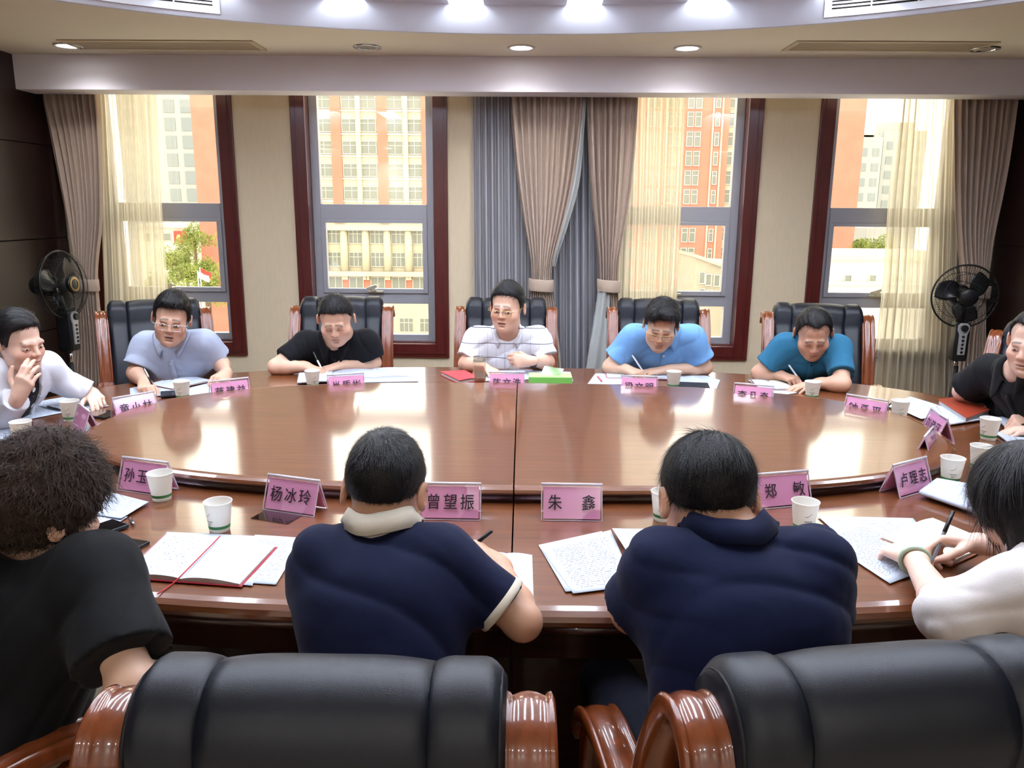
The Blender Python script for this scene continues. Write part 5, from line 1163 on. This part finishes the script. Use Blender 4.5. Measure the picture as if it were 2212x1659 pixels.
# ---------------------------------------------------------------- things on the table
TT = TZ+.0006
def text_mat(name, base=(190, 198, 213), ink=(70, 74, 84), lines=30, dens=.5, words=46, margin=.1, rule=None, top=.08):
    m = mat(name, base, rough=.75); N = m.node_tree.nodes; L = m.node_tree.links; b = N['Principled BSDF']
    tc = N.new('ShaderNodeTexCoord'); sp_ = N.new('ShaderNodeSeparateXYZ'); L.new(tc.outputs['UV'], sp_.inputs[0])
    def mth(op, a, b_=None, c=None):
        n = N.new('ShaderNodeMath'); n.operation = op
        for i, q in enumerate((a, b_, c)):
            if q is None: continue
            if isinstance(q, (int, float)): n.inputs[i].default_value = q
            else: L.new(q, n.inputs[i])
        return n.outputs[0]
    u, v = sp_.outputs[0], sp_.outputs[1]; vl = mth('MULTIPLY', v, float(lines)); fr = mth('FRACT', vl); fl = mth('FLOOR', vl)
    band = mth('MULTIPLY', mth('GREATER_THAN', fr, .32), mth('LESS_THAN', fr, .68))
    cb = N.new('ShaderNodeCombineXYZ'); L.new(mth('MULTIPLY', u, float(words)), cb.inputs[0]); L.new(mth('MULTIPLY', fl, 7.31), cb.inputs[1]); nz = N.new('ShaderNodeTexNoise'); nz.noise_dimensions = '2D'; nz.inputs['Scale'].default_value = 1.0; nz.inputs['Detail'].default_value = 2; L.new(cb.outputs[0], nz.inputs['Vector'])
    ink_ = mth('MULTIPLY', band, mth('GREATER_THAN', nz.outputs['Fac'], 1-dens))
    for e, lo_, hi_ in ((u, margin, 1-margin), (v, top, 1-.06)): ink_ = mth('MULTIPLY', ink_, mth('MULTIPLY', mth('GREATER_THAN', e, lo_), mth('LESS_THAN', e, hi_)))
    mx = N.new('ShaderNodeMix'); mx.data_type = 'RGBA'; mx.inputs[6].default_value = lin(base)+(1,); mx.inputs[7].default_value = lin(ink)+(1,); L.new(mth('MULTIPLY', ink_, .8), mx.inputs[0]); out = mx.outputs[2]
    if rule:
        r2 = mth('FRACT', mth('MULTIPLY', v, float(rule))); ln_ = mth('MULTIPLY', mth('LESS_THAN', r2, .09), mth('GREATER_THAN', v, .08)); m2 = N.new('ShaderNodeMix'); m2.data_type = 'RGBA'; m2.inputs[7].default_value = lin((176, 186, 200))+(1,); L.new(mth('MULTIPLY', ln_, .8), m2.inputs[0]); L.new(out, m2.inputs[6]); out = m2.outputs[2]
    L.new(out, b.inputs['Base Color']); return m
T_DOC = text_mat('printed_page'); T_DOC2 = text_mat('printed_page_sparse', lines=34, dens=.46); T_HAND = text_mat('handwritten_page', lines=22, dens=.36, words=30, rule=22); T_RULE = text_mat('ruled_page', dens=.0, lines=22, rule=24); T_CREAM = text_mat('cream_handwritten_page', base=(206, 202, 186), lines=20, dens=.34, words=30, rule=20); T_BLANK = mat('blank_paper', (190, 198, 213), rough=.75)
M_EDGE = mat('paper_edge', (196, 196, 194), rough=.8)
def quad_pts(c, z): return [np.array(at_z(x, y, z)) for x, y in c]
def sheet(name, c, dz, m, label=None, group=None, th=.0012, bend=0, wave=.0015, parent=None, n=10, seed=0, cat='paper'):
    """c: corners far-left, far-right, near-right, near-left"""
    z = TZ+.001+dz; q = quad_pts(c, z); cen = sum(q)/4; rg = np.random.default_rng(seed+abs(int(c[0][0]))); ph = rg.uniform(0, 6, 2)
    def fn(u, v):
        p = (q[0]*(1-u)+q[1]*u)*(1-v)+(q[3]*(1-u)+q[2]*u)*v; p = p-cen
        p[2] += th+wave*(1+math.sin(3*u+ph[0])*math.sin(2.5*v+ph[1]))*.5+(bend*max(0, (u-.0))**2 if bend > 0 else -bend*(1-u)**2)
        return p
    o = obj(name, grid(fn, n, n), m, parent); solidify(o, th, -1)
    if parent is None: o.location = cen; tag(o, label, cat, group)
    else: o.location = cen-np.array(parent.location)
    return o
def book(name, c, dz, th, cover, pages, label, closed=False, group=None, cat='notebook', ribbon=None):
    """open or closed book on corners fl, fr, nr, nl"""
    q = quad_pts(c, TZ+dz); cen = sum(q)/4; cen[2] = TZ+dz; r = tag(empty(name, cen), label, cat, group); q = [p-cen for p in q]
    for p in q: p[2] = 0
    def slab(nm, sh, z0, z1, m):
        bm = bmesh.new(); k = [p*sh for p in q]; lo_ = [bm.verts.new((p[0], p[1], z0)) for p in k]; hi_ = [bm.verts.new((p[0], p[1], z1)) for p in k]
        bm.faces.new(lo_); bm.faces.new(hi_[::-1])
        for i in range(4): bm.faces.new((lo_[i], lo_[(i+1) % 4], hi_[(i+1) % 4], hi_[i]))
        bmesh.ops.recalc_face_normals(bm, faces=bm.faces); return obj(nm, bm, m, r)
    slab('cover', 1.03, .0008, .003, cover)
    if closed:
        slab('page_block', .97, .003, th-.002, M_EDGE); slab('cover', 1.03, th-.002, th, cover)
    else:
        mid_f, mid_n = (q[0]+q[1])/2, (q[3]+q[2])/2
        for (A, B_, C, D, sd, m) in ((q[0], mid_f, mid_n, q[3], 0, pages[0]), (mid_f, q[1], q[2], mid_n, 1, pages[1])):
            def fn(u, v):
                p = (A*(1-u)+B_*u)*(1-v)+(D*(1-u)+C*u)*v; s_ = (1-u) if sd == 0 else u; e = np.array([0, 0, .004+th*(.35+.65*math.sin(PI*min(1, s_*1.05))**.7)*(1-.35*s_)]); return p*.985+e
            o = obj('page', grid(fn, 12, 6), m, r)
            bm = bmesh.new(); rim = [fn(u, 1) for u in np.linspace(0, 1, 13)]+[fn(1 if sd else 0, v) for v in ((1, .5, 0) if sd else (1, .5, 0))]
            ring = [fn(u, 0) for u in np.linspace(0, 1, 13)]+[fn(1, v) for v in (.25, .5, .75)]+[fn(u, 1) for u in np.linspace(1, 0, 13)]+[fn(0, v) for v in (.75, .5, .25)]
            up_ = [bm.verts.new(p) for p in ring]; dn = [bm.verts.new((p[0], p[1], .003)) for p in ring]
            for i in range(len(ring)): bm.faces.new((up_[i], up_[(i+1) % len(ring)], dn[(i+1) % len(ring)], dn[i]))
            obj('page_block', bm, M_EDGE, r)
        if ribbon:
            pts = [mid_f*(1-t)+mid_n*t+np.array([0, 0, .008+th*.55]) for t in np.linspace(0, 1, 8)]; last = mid_n
            for (px, py) in ribbon: pts.append(np.array(at_z(px, py, TZ+.003))-cen)
            obj('ribbon', tube(pts, .0018, 6), mat('red_ribbon', (196, 40, 40), rough=.6), r, True)
    return r
def pen(tip, tail, c, label, cap=None, r=.0048):
    tip, tail = np.array(tip), np.array(tail); mid = (tip+tail)/2; d = nrm(tail-tip); L_ = np.linalg.norm(tail-tip); p = tag(empty('pen', mid), label, 'pen', 'pens'); a = tip-mid
    bm = tube([a, a+d*.012, a+d*.022, a+d*(L_-.012), a+d*L_], [.0006, r*.7, r, r, r*.8], 10); obj('barrel', bm, c, p, True)
    if cap is not None: obj('cap', tube([a+d*(L_*.62), a+d*(L_*.63), a+d*(L_+.002)], [r*1.0, r*1.12, r*1.05], 10), cap, p, True)
    obj('clip', tube([a+d*(L_*.68)+np.array([0, 0, r*1.3]), a+d*(L_*.97)+np.array([0, 0, r*1.3])], r*.22, 5), M_CHROME, p)
    return p
def slab_thing(name, c, dz, th, m, label, cat, bev=.003, screen=None, group=None):
    q = quad_pts(c, TZ+dz); cen = sum(q)/4; cen[2] = TZ+dz+.0006
    # rectangle of the mean sides, so that the thing keeps square corners
    ax = nrm((q[1]-q[0]+q[2]-q[3])); w = (np.linalg.norm(q[1]-q[0])+np.linalg.norm(q[2]-q[3]))/2; h = (np.linalg.norm(q[3]-q[0])+np.linalg.norm(q[2]-q[1]))/2
    r = tag(empty(name, cen, math.atan2(ax[1], ax[0])), label, cat, group)
    obj('case', B(-w/2, w/2, -h/2, h/2, 0, th, bev=bev), m, r)
    if screen is not None: obj('screen', B(-w/2+.004, w/2-.004, -h/2+.004, h/2-.004, th, th+.0006), screen, r)
    return r
# --- paper cups
M_CUP = mat('paper_cup', (250, 249, 244), rough=.6); _n = M_CUP.node_tree; _t = _n.nodes.new('ShaderNodeBsdfTranslucent'); _t.inputs[0].default_value = (.9, .88, .82, 1); _x = _n.nodes.new('ShaderNodeMixShader'); _x.inputs[0].default_value = .45; _n.links.new(_n.nodes['Principled BSDF'].outputs[0], _x.inputs[1]); _n.links.new(_t.outputs[0], _x.inputs[2]); _n.links.new(_x.outputs[0], _n.nodes['Material Output'].inputs[0])
M_BAND = mat('cup_green', (66, 134, 78), rough=.6); M_INK = mat('cup_ink', (60, 70, 64), rough=.7); M_CIN = mat('cup_inside', (228, 224, 214), rough=.7)
def make_cup():
    r = empty('paper_cup')
    prof = [(.0, .004), (.0255, .004), (.026, 0), (.0268, 0), (.0372, .0835), (.0384, .0845), (.0386, .0862), (.0372, .087), (.0366, .085), (.0262, .006), (0, .006)]
    obj('body', lathe(prof, 36), M_CUP, r, True)
    R_ = lambda z: .0268+(.0372-.0268)*z/.0835
    obj('green_band', lathe([(R_(.012)+.0003, .012), (R_(.021)+.0003, .021)], 36), M_BAND, r, True)
    for a0 in (-HALF-.25, HALF-.25):
        bm = bmesh.new()
        def patch(a, z, w, h): 
            rr = R_(z)+.0004; vs = [bm.verts.new((rr*math.cos(a+s*w/rr/2), rr*math.sin(a+s*w/rr/2), z+t*h/2)) for s, t in ((-1, -1), (1, -1), (1, 1), (-1, 1))]; bm.faces.new(vs)
        for i in range(7): patch(a0-.2+i*.075, .050+.010*(i/6)**2, .0028, .0012)
        for i in range(10): patch(a0-.25+i*.07, .036, .0018, .0022)
        for i in range(6): patch(a0-.12+i*.07, .030, .0018, .0016)
        obj('print', bm, M_INK, r)
        bm = bmesh.new(); 
        for i in range(5): patch(a0-.1+i*.055, .0255, .0022, .002)
        obj('green_print', bm, M_BAND, r)
    return r
CUP0 = make_cup()
CUPS = [((50, 962), .3, 'white paper cup at the far left, half hidden by the curly hair'), ((154, 913), .5, 'white paper cup beside the papers of the woman in the white jacket'), ((395, 866), .3, 'white paper cup in front of the man in the grey-blue shirt'), ((676, 841), .9, 'white paper cup left of the name plate of the man in the black polo'),
        ((1454, 842), -1.1, 'white paper cup right of the name plate of the man in the sky-blue shirt'), ((1753, 866), .0, 'white paper cup in front of the man in the teal polo'), ((1941, 911), .1, 'white paper cup by the right-hand end of the raised panel'), ((2134, 953), -.9, 'white paper cup below the red-brown notebook'),
        ((2115, 1018), -.2, 'white paper cup right of the edge-on name plate, just beyond the black bob'), ((2052, 1046), .0, 'white paper cup above the stapled stack, left of another cup'), ((350, 1083), -.9, 'white paper cup covering the end of the left name plate'), ((475, 1150), -.25, 'white paper cup behind the open ruled notebook'),
        ((1432, 1126), .0, 'white paper cup half hidden by the head of the heavier navy man'), ((1735, 1149), .3, 'white paper cup in front of the name plate on the right')]
for i, ((px, py), a, lab) in enumerate(CUPS):
    o = CUP0 if i == 0 else copy_tree(CUP0); p = at_z(px, py-4, TZ); o.location = (p.x, p.y, TZ+.0006); o.rotation_euler = (0, 0, a-.1); tag(o, lab, 'paper cup', 'paper cups')
# --- name plates
M_PINK = mat('pink_card', (244, 168, 208), rough=.6); M_PINK2 = mat('pink_card_inside', (206, 70, 104), rough=.6); M_LET = mat('card_lettering', (40, 24, 40), rough=.6)
def text_mesh(s, size):
    c = bpy.data.curves.new('lettering', 'FONT'); c.body = s; c.size = size; c.align_x = 'CENTER'; c.align_y = 'CENTER'; c.extrude = .0002; c.offset = .00025; c.space_character = 1.0
    o = bpy.data.objects.new('lettering_source', c); COL.objects.link(o); dg = bpy.context.evaluated_depsgraph_get(); me = bpy.data.meshes.new_from_object(o.evaluated_get(dg)); bpy.data.objects.remove(o); bpy.data.curves.remove(c); return me
PW, PS, PD = .176, .104, .036     # width, sloped face, half depth of the foot
PH = math.sqrt(PS**2-PD**2)
def name_plate(txt, bl, br, label, size=.042, z0=TZ):
    a, b = at_z(*bl, z0), at_z(*br, z0); yaw = math.atan2(b.y-a.y, b.x-a.x); fr = (a+b)/2; nx, ny = -math.sin(yaw), math.cos(yaw)
    r = tag(empty('name_plate', (fr.x+nx*PD, fr.y+ny*PD, TZ+.0006), yaw), label, 'name plate', 'pink name plates')
    th = math.atan2(PH, PD)
    for s in (-1, 1):
        Mx = Matrix.Translation((0, s*PD, 0)) @ Matrix.Rotation(s*-1*0, 4, 'X')
        # local frame of a face: x along the plate, y up the slope
        up_ = Vector((0, -s*PD, PH)).normalized(); nrm_ = Vector((0, s*PH, PD)).normalized(); xx = up_.cross(nrm_)
        F_ = Matrix(((xx.x, up_.x, nrm_.x, 0), (xx.y, up_.y, nrm_.y, s*PD), (xx.z, up_.z, nrm_.z, 0), (0, 0, 0, 1)))
        bm = B(-PW/2, PW/2, 0, PS, -.0009, .0009); bm.transform(F_); obj('acrylic_sheet', bm, M_ACRYL, r)
        bm = bmesh.new()
        for (x0, x1, y0, y1) in ((-PW/2, PW/2, 0, .0022), (-PW/2, -PW/2+.0022, 0, PS), (PW/2-.0022, PW/2, 0, PS)): box(bm, x0, x1, y0, y1, -.0022, .0022)
        bm.transform(F_); obj('acrylic_edge', bm, mat('acrylic_edge', (226, 206, 224), rough=.12, alpha=.75), r)
        bm = B(-PW/2+.006, PW/2-.006, .006, PS-.008, -.0034, -.0024); bm.transform(F_); obj('card', bm, M_PINK if True else M_PINK2, r)
        for ci, ch in enumerate(txt):
            if ch == '　': continue
            me = text_mesh(ch, size); me.transform(F_ @ Matrix.Translation(((ci-(len(txt)-1)/2)*.0485, PS*.47, .0016)) @ Matrix.Scale(1.12, 4, (0, 1, 0))); obj('lettering', me, M_LET, r)
    bm = cyl(bmesh.new(), (-PW/2, 0, PH+.001), (PW/2, 0, PH+.001), .0042, n=12); obj('hinge_bar', bm, mat('acrylic_bar', (214, 208, 216), rough=.1, alpha=.8), r, True)
    return r
NP = [('童小林', (256, 914), (345, 897), 'pink name plate at the left end of the raised panel'), ('蒋建益', (458, 874), (546, 863), 'pink name plate in front of the man in the grey-blue shirt'), ('肖质彬', (709, 858), (792, 852), 'pink name plate in front of the man in the black polo writing'),
      ('陈文浩', (1056, 850), (1134, 850), 'pink name plate in the middle of the far side beside the tissue box'), ('梁文明', (1339, 858), (1421, 861), 'pink name plate in front of the man in the sky-blue shirt'), ('李凡奇', (1581, 876), (1668, 884), 'pink name plate in front of the man in the teal polo'),
      ('钟勇平', (1816, 902), (1908, 919), 'pink name plate at the right end of the raised panel, left of the papers'), ('刘晓环', (1985, 932), (2019, 958), 'pink name plate turned steeply away at the right end of the panel'), ('', (2013, 1008), (2034, 978), 'pink name plate seen end-on behind two cups on the right'),
      ('卢理志', (1946, 1077), (2014, 1057), 'pink name plate standing askew at the near right of the panel'), ('郑　敏', (1645, 1101), (1753, 1091), 'pink name plate beside the head of the heavier navy man'), ('朱　鑫', (1170, 1125), (1300, 1127), 'pink name plate with two spaced characters right of the table seam'),
      ('曾望振', (907, 1123), (1037, 1125), 'pink name plate beside the head of the man with the cream collar'), ('杨冰玲', (566, 1101), (680, 1118), 'pink name plate standing by the smoked card on the left'), ('孙玉文', (253, 1059), (350, 1073), 'pink name plate partly covered by a paper cup on the left'), ('', (150, 922), (182, 950), 'pink name plate seen end-on at the left edge of the panel')]
for t_, a_, b_, l_ in NP: name_plate(t_, a_, b_, l_, size=.042)
slab_thing('smoked_card', [(577, 1098), (665, 1113), (615, 1131), (545, 1122)], .0, .002, M_SMOKE, 'smoked acrylic card lying before the left name plate', 'card', bev=0)
slab_thing('smoked_card', [(1612, 1100), (1640, 1104), (1655, 1132), (1628, 1136)], .0, .002, M_SMOKE, 'smoked acrylic card beside the ear of the heavier navy man', 'card', bev=0)
# --- papers and notebooks
GPAP = 'loose sheets on the table'
def S(c, dz, m, lab, **k): return sheet('paper_sheet', c, dz, m, lab, GPAP, **k)
S([(60, 872), (135, 859), (236, 877), (150, 895)], .002, T_DOC, 'printed sheet under the left hand of the woman in the white jacket')
S([(-60, 900), (62, 869), (142, 891), (2, 919)], .0, T_HAND, 'sheet of handwritten notes before the woman in the white jacket')
S([(-60, 930), (30, 921), (52, 944), (-40, 960)], .0, T_DOC, 'printed sheet at the left edge under the half-hidden cup')
S([(280, 840), (352, 822), (402, 850), (282, 862)], .0, T_DOC, 'sheet under the writing hand of the man in the grey-blue shirt')
S([(392, 846), (452, 830), (486, 846), (412, 862)], .0, T_DOC2, 'sheet stack beside the cup of the man in the grey-blue shirt', th=.004)
book('open_notebook', [(322, 832), (420, 815), (462, 824), (372, 842)], .004, .008, mat('dark_red_cover', (96, 30, 34), rough=.5), (T_BLANK, T_HAND), 'open notebook before the man in the grey-blue shirt')
S([(646, 812), (718, 804), (722, 828), (642, 832)], .0, T_BLANK, 'writing pad under the pen of the man in the black polo', th=.008)
S([(724, 808), (880, 804), (906, 826), (722, 830)], .0, T_DOC, 'printed stack right of the man in the black polo', th=.003)
book('open_booklet', [(716, 803), (884, 797), (892, 815), (726, 822)], .006, .012, T_BLANK, (T_DOC2, T_DOC), 'open booklet curling up beside the man in the black polo', cat='booklet')
S([(1052, 802), (1150, 799), (1160, 820), (1048, 824)], .0, T_DOC, 'sheet under the name plate of the middle man')
S([(1140, 801), (1232, 804), (1238, 824), (1150, 826)], .0, T_DOC2, 'sheet under the tissue box')
S([(1286, 808), (1345, 806), (1400, 830), (1268, 832)], .0, T_DOC, 'sheet left of the notebook of the man in the sky-blue shirt')
book('open_notebook', [(1306, 800), (1440, 806), (1446, 820), (1312, 818)], .003, .008, mat('pink_cover', (190, 130, 150), rough=.5), (T_BLANK, T_RULE), 'open notebook under the hands of the man in the sky-blue shirt')
S([(1462, 812), (1524, 812), (1556, 822), (1546, 845)], .0, T_DOC2, 'sheet right of the cup of the man in the sky-blue shirt')
S([(1440, 816), (1500, 812), (1530, 834), (1450, 840)], .003, T_BLANK, 'blank sheet behind the cup of the man in the sky-blue shirt')
S([(1615, 822), (1660, 818), (1722, 850), (1670, 856)], .0, T_DOC, 'sheet under the notebook of the man in the teal polo')
book('open_notebook', [(1622, 822), (1694, 826), (1718, 844), (1640, 842)], .003, .008, mat('maroon_cover', (110, 36, 36), rough=.5), (T_RULE, T_CREAM), 'open notebook under the hands of the man in the teal polo')
S([(1912, 880), (1966, 860), (2032, 880), (1976, 896)], .0, T_DOC, 'printed sheets right of the name plate by the panel end', th=.004)
S([(1950, 888), (2020, 878), (2046, 896), (1990, 906)], .005, T_DOC2, 'printed sheet slipping under the red-brown notebook')
S([(2022, 882), (2112, 880), (2142, 908), (2052, 922)], .0, T_DOC, 'sheet stack under the red-brown notebook', th=.006)
book('closed_notebook', [(2026, 874), (2082, 865), (2136, 896), (2086, 914)], .008, .024, mat('russet_cover', (150, 56, 34), rough=.45), None, 'closed red-brown notebook before the man at the right edge', closed=True)
book('open_notebook', [(2150, 904), (2226, 910), (2280, 940), (2180, 934)], .005, .01, M_BLACK, (T_BLANK, T_RULE), 'open notebook cut by the right edge')
S([(2148, 938), (2214, 930), (2270, 955), (2190, 968)], .0, T_DOC, 'sheet under the notebook cut by the right edge', th=.004)
sheet('stapled_stack', [(2022, 1048), (2150, 1070), (2110, 1120), (1984, 1076)], .0, T_DOC2, 'stapled stack of papers by the black bob of the woman in white', None, th=.012, cat='papers')
S([(1766, 1117), (1972, 1121), (2040, 1202), (1852, 1196)], .0, T_DOC2, 'printed sheet on top, right of the cup on the right')
S([(1852, 1124), (2052, 1214), (1922, 1262), (1764, 1158)], .002, T_DOC, 'large printed sheet slanting to the table edge on the right')
book('open_notebook', [(1904, 1166), (2014, 1122), (2150, 1178), (2052, 1224)], .004, .010, mat('tan_cover', (150, 90, 60), rough=.5), (T_CREAM, T_CREAM), 'cream notebook under the hands of the woman in the white blouse')
book('writing_pad', [(1040, 1197), (1148, 1202), (1151, 1298), (1044, 1292)], .0, .006, M_EDGE, (T_RULE, T_RULE), 'pale ruled pad right of the man with the cream collar', cat='notepad')
S([(1163, 1179), (1300, 1150), (1360, 1264), (1222, 1281)], .0, T_DOC, 'printed sheet peeping out below the page left of the heavier navy man')
S([(1168, 1186), (1319, 1147), (1372, 1268), (1238, 1284)], .002, T_DOC, 'printed page with heading left of the heavier navy man')
S([(1322, 1152), (1462, 1142), (1492, 1188), (1372, 1232)], .003, T_DOC2, 'curling table page under the arm of the heavier navy man', bend=-.012)
S([(1400, 1140), (1486, 1150), (1500, 1176), (1420, 1180)], .001, T_BLANK, 'blank sheet behind the arm of the heavier navy man')
S([(551, 1157), (656, 1165), (596, 1265), (500, 1258)], .0, T_DOC2, 'printed sheet behind the left elbow of the man with the cream collar')
S([(361, 1151), (560, 1160), (546, 1268), (268, 1240)], .0, T_BLANK, 'blank sheet under the open ruled notebook')
book('open_notebook', [(361, 1155), (596, 1185), (519, 1268), (264, 1249)], .0025, .013, mat('red_cover', (150, 30, 44), rough=.5), (T_HAND, T_RULE), 'open ruled notebook with red ribbon on the left', ribbon=[(372, 1262), (352, 1276), (340, 1283)])
S([(236, 1063), (322, 1089), (262, 1124), (176, 1108)], .003, T_DOC, 'printed sheet with curling corner beside the brown curly hair', bend=.004)
S([(190, 1112), (276, 1118), (232, 1146), (150, 1160)], .0, T_BLANK, 'blank sheet under the printed one beside the brown curly hair')
# --- phones, pens, bottle, tissue box
M_SCREEN = mat('phone_screen', (10, 11, 14), rough=.06, spec=.8); M_CASE = mat('phone_case', (26, 34, 40), rough=.4)
slab_thing('phone', [(240, 1127), (274, 1138), (222, 1165), (184, 1150)], .002, .010, M_CASE, 'black phone in a dark case beside the curly-haired person', 'phone', screen=M_SCREEN, group='phones on the table')
slab_thing('phone', [(268, 1168), (317, 1174), (264, 1214), (222, 1204)], .0, .009, M_BLACK, 'black phone with a smeared screen left of the ruled notebook', 'phone', screen=M_SCREEN, group='phones on the table')
slab_thing('phone', [(206, 888), (254, 893), (240, 908), (186, 900)], .0, .009, M_BLACK, 'black phone lying left of the raised panel end', 'phone', screen=M_SCREEN, group='phones on the table')
slab_thing('phone', [(348, 849), (384, 846), (384, 857), (346, 860)], .004, .008, M_BLACK, 'black phone behind the plates on the left', 'phone', screen=M_SCREEN, group='phones on the table')
slab_thing('pencil_case', [(1466, 829), (1530, 832), (1532, 842), (1464, 840)], .003, .012, mat('black_leatherette', (20, 22, 28), rough=.5), 'flat black case behind the cup of the man in the sky-blue shirt', 'case')
def tpen(a, b, c, lab, cap=None, z=.006): pen(at_z(*a, TZ+z), at_z(*b, TZ+z), c, lab, cap)
M_PENK = mat('pen_black', (18, 18, 20), rough=.25); M_PENW = mat('pen_white', (220, 224, 232), rough=.3); M_PENG = mat('pen_dark_green', (24, 40, 36), rough=.2)
tpen((132, 886), (102, 879), M_PENK, 'black pen on the notes of the woman in the white jacket', z=.011)
tpen((256, 1224), (286, 1201), M_PENG, 'dark pen lying across the phone left of the ruled notebook', M_PENW, z=.016)
tpen((280, 1116), (288, 1132), mat('pen_silver', (150, 152, 156), rough=.2, metal=.8), 'silver pen cap right of the printed sheet by the curly hair', z=.008)
tpen((1290, 812), (1300, 824), mat('pen_pink', (206, 90, 110), rough=.3), 'pink patterned pen on the sheet left of the sky-blue man', z=.008)
tpen((1912, 884), (1924, 872), M_PENK, 'black pen by the right-hand name plate', z=.008)
def held_pen(k, side, c, cap, lab, L_=.14, tilt=(0, 0)):
    I_ = INFO[k][side]; d, n, t = I_['frame']; tip = (I_['tips'][0]+I_['tips'][4])/2+d*.008+n*.014; tip[2] = max(tip[2]-.004, TZ+.012)
    knk = I_['W']+d*.080+t*.030-n*.012; ax = nrm(knk-tip); pen(tip, tip+ax*L_, c, lab, cap)
held_pen('blackpolo', 'R', M_PENW, M_PENG, 'white pen in the hand of the man in the black polo')
held_pen('sky', 'R', M_PENW, None, 'white pen in the hand of the man in the sky-blue shirt')
held_pen('teal', 'R', M_PENW, None, 'white pen in the hand of the man in the teal polo')
held_pen('greyshirt', 'R', M_PENK, M_CHROME, 'dark pen in the hand of the man in the grey-blue shirt')
held_pen('cream', 'R', M_PENW, M_PENK, 'white pen in the hand of the man with the cream collar')
held_pen('blouse', 'R', mat('pen_grey', (120, 122, 130), rough=.2), M_PENK, 'black-capped pen in the hand of the woman in the white blouse', .15)
held_pen('offright', 'R', M_PENK, None, 'black pen in the hand at the right edge')
p = at_z(1035, 842, TZ); r = tag(empty('tea_bottle', (p.x, p.y, TZ+.0006), .1), 'square glass bottle of amber tea beside the middle name plate', 'bottle')
M_TEA = glassy('tea', (.72, .24, .02), .97, .05)
bm = bmesh.new()
for (x0, x1, y0, y1) in ((-.031, -.029, -.031, .031), (.029, .031, -.031, .031), (-.029, .029, -.031, -.029), (-.029, .029, .029, .031)): box(bm, x0, x1, y0, y1, 0, .142)
box(bm, -.029, .029, -.029, .029, 0, .006); obj('glass', bm, glassy('bottle_glass', (.97, .98, .95), .9, .03), r)
obj('tea', B(-.0245, .0245, -.0245, .0245, .012, .118, bev=.004), M_TEA, r); obj('tea_leaves', B(-.024, .024, -.024, .024, .0065, .026, bev=.004), mat('tea_leaf', (70, 28, 10), rough=.8), r)
obj('lid', B(-.027, .027, -.027, .027, .1425, .168, bev=.006), glassy('lid_clear', (.9, .9, .84), .75, .05), r); obj('lid_ring', B(-.028, .028, -.028, .028, .1425, .148, bev=.002), M_CHROME, r)
book('red_notebook', [(952, 811), (1004, 808), (1030, 823), (992, 830)], .0, .022, mat('bright_red_cover', (196, 56, 66), rough=.5), None, 'closed red notebook left of the tea bottle', closed=True)
a, b = at_z(1142, 838, TZ), at_z(1236, 839, TZ); w = (b-a).length; r = tag(empty('tissue_box', ((a.x+b.x)/2, (a.y+b.y)/2+.06, TZ+.003), math.atan2(b.y-a.y, b.x-a.x)), 'green tissue box with a tissue pulled out, right of the middle name plate', 'tissue box')
M_TB = mat('tissue_green', (122, 196, 92), rough=.55); obj('box', B(-w/2, w/2, -.058, .058, 0, .052, bev=.002), M_TB, r); obj('top_label', B(-w/2+.002, w/2-.002, -.056, .056, .052, .0526), mat('tissue_light_green', (168, 222, 130), rough=.55), r)
obj('print_mark', B(-w/2+.012, -w/2+.02, -.0588, -.058, .006, .014), mat('tissue_red', (206, 80, 60)), r)
bm = bmesh.new()
for i in range(14): box(bm, -.06+i*.009, -.055+i*.009, -.04, -.036, .0526, .053)
obj('lettering', bm, mat('tissue_ink', (70, 140, 60)), r)
o = obj('tissue', grid(lambda u, v: (-.05+.10*u+.02*v, .0+.018*math.sin(5*u+2*v)*v, .0525+.045*v*(.5+.5*math.sin(1.2+1.6*u))), 14, 8), mat('tissue_paper', (236, 240, 236), rough=.9), r)
# --- watch and bangle are worn: parts of their wearers
def band(k, side, along, rad, r_, m, name, label, face=None):
    I_ = INFO[k][side]; d = nrm(I_['W']-I_['E']); c = I_['W']-d*along; u_ = nrm(np.cross(d, (0, 0, 1))); v_ = np.cross(d, u_); og = INFO[k]['org']
    pts = [c+(u_*math.cos(t)+v_*math.sin(t))*rad-og for t in np.linspace(0, 2*PI, 33)[:-1]]; o = obj(name, tube(pts, r_, 8, True), m, INFO[k]['body'], True); o['label'] = label
    if face is not None:
        fc = c+nrm(np.array(face))*(rad+.001)-og; fd = nrm(np.array(face)); obj('watch_face', cyl(bmesh.new(), fc-fd*.004, fc+fd*.006, .02, n=20), M_BLACK, o)
    return o
band('white', 'L', .02, .031, .006, M_BLACK, 'watch', 'black wrist watch', face=(.1, -.9, -.3))
band('blouse', 'L', .012, .033, .0055, mat('jade', (170, 190, 166), rough=.2, sss=.2), 'bangle', 'pale jade bangle')
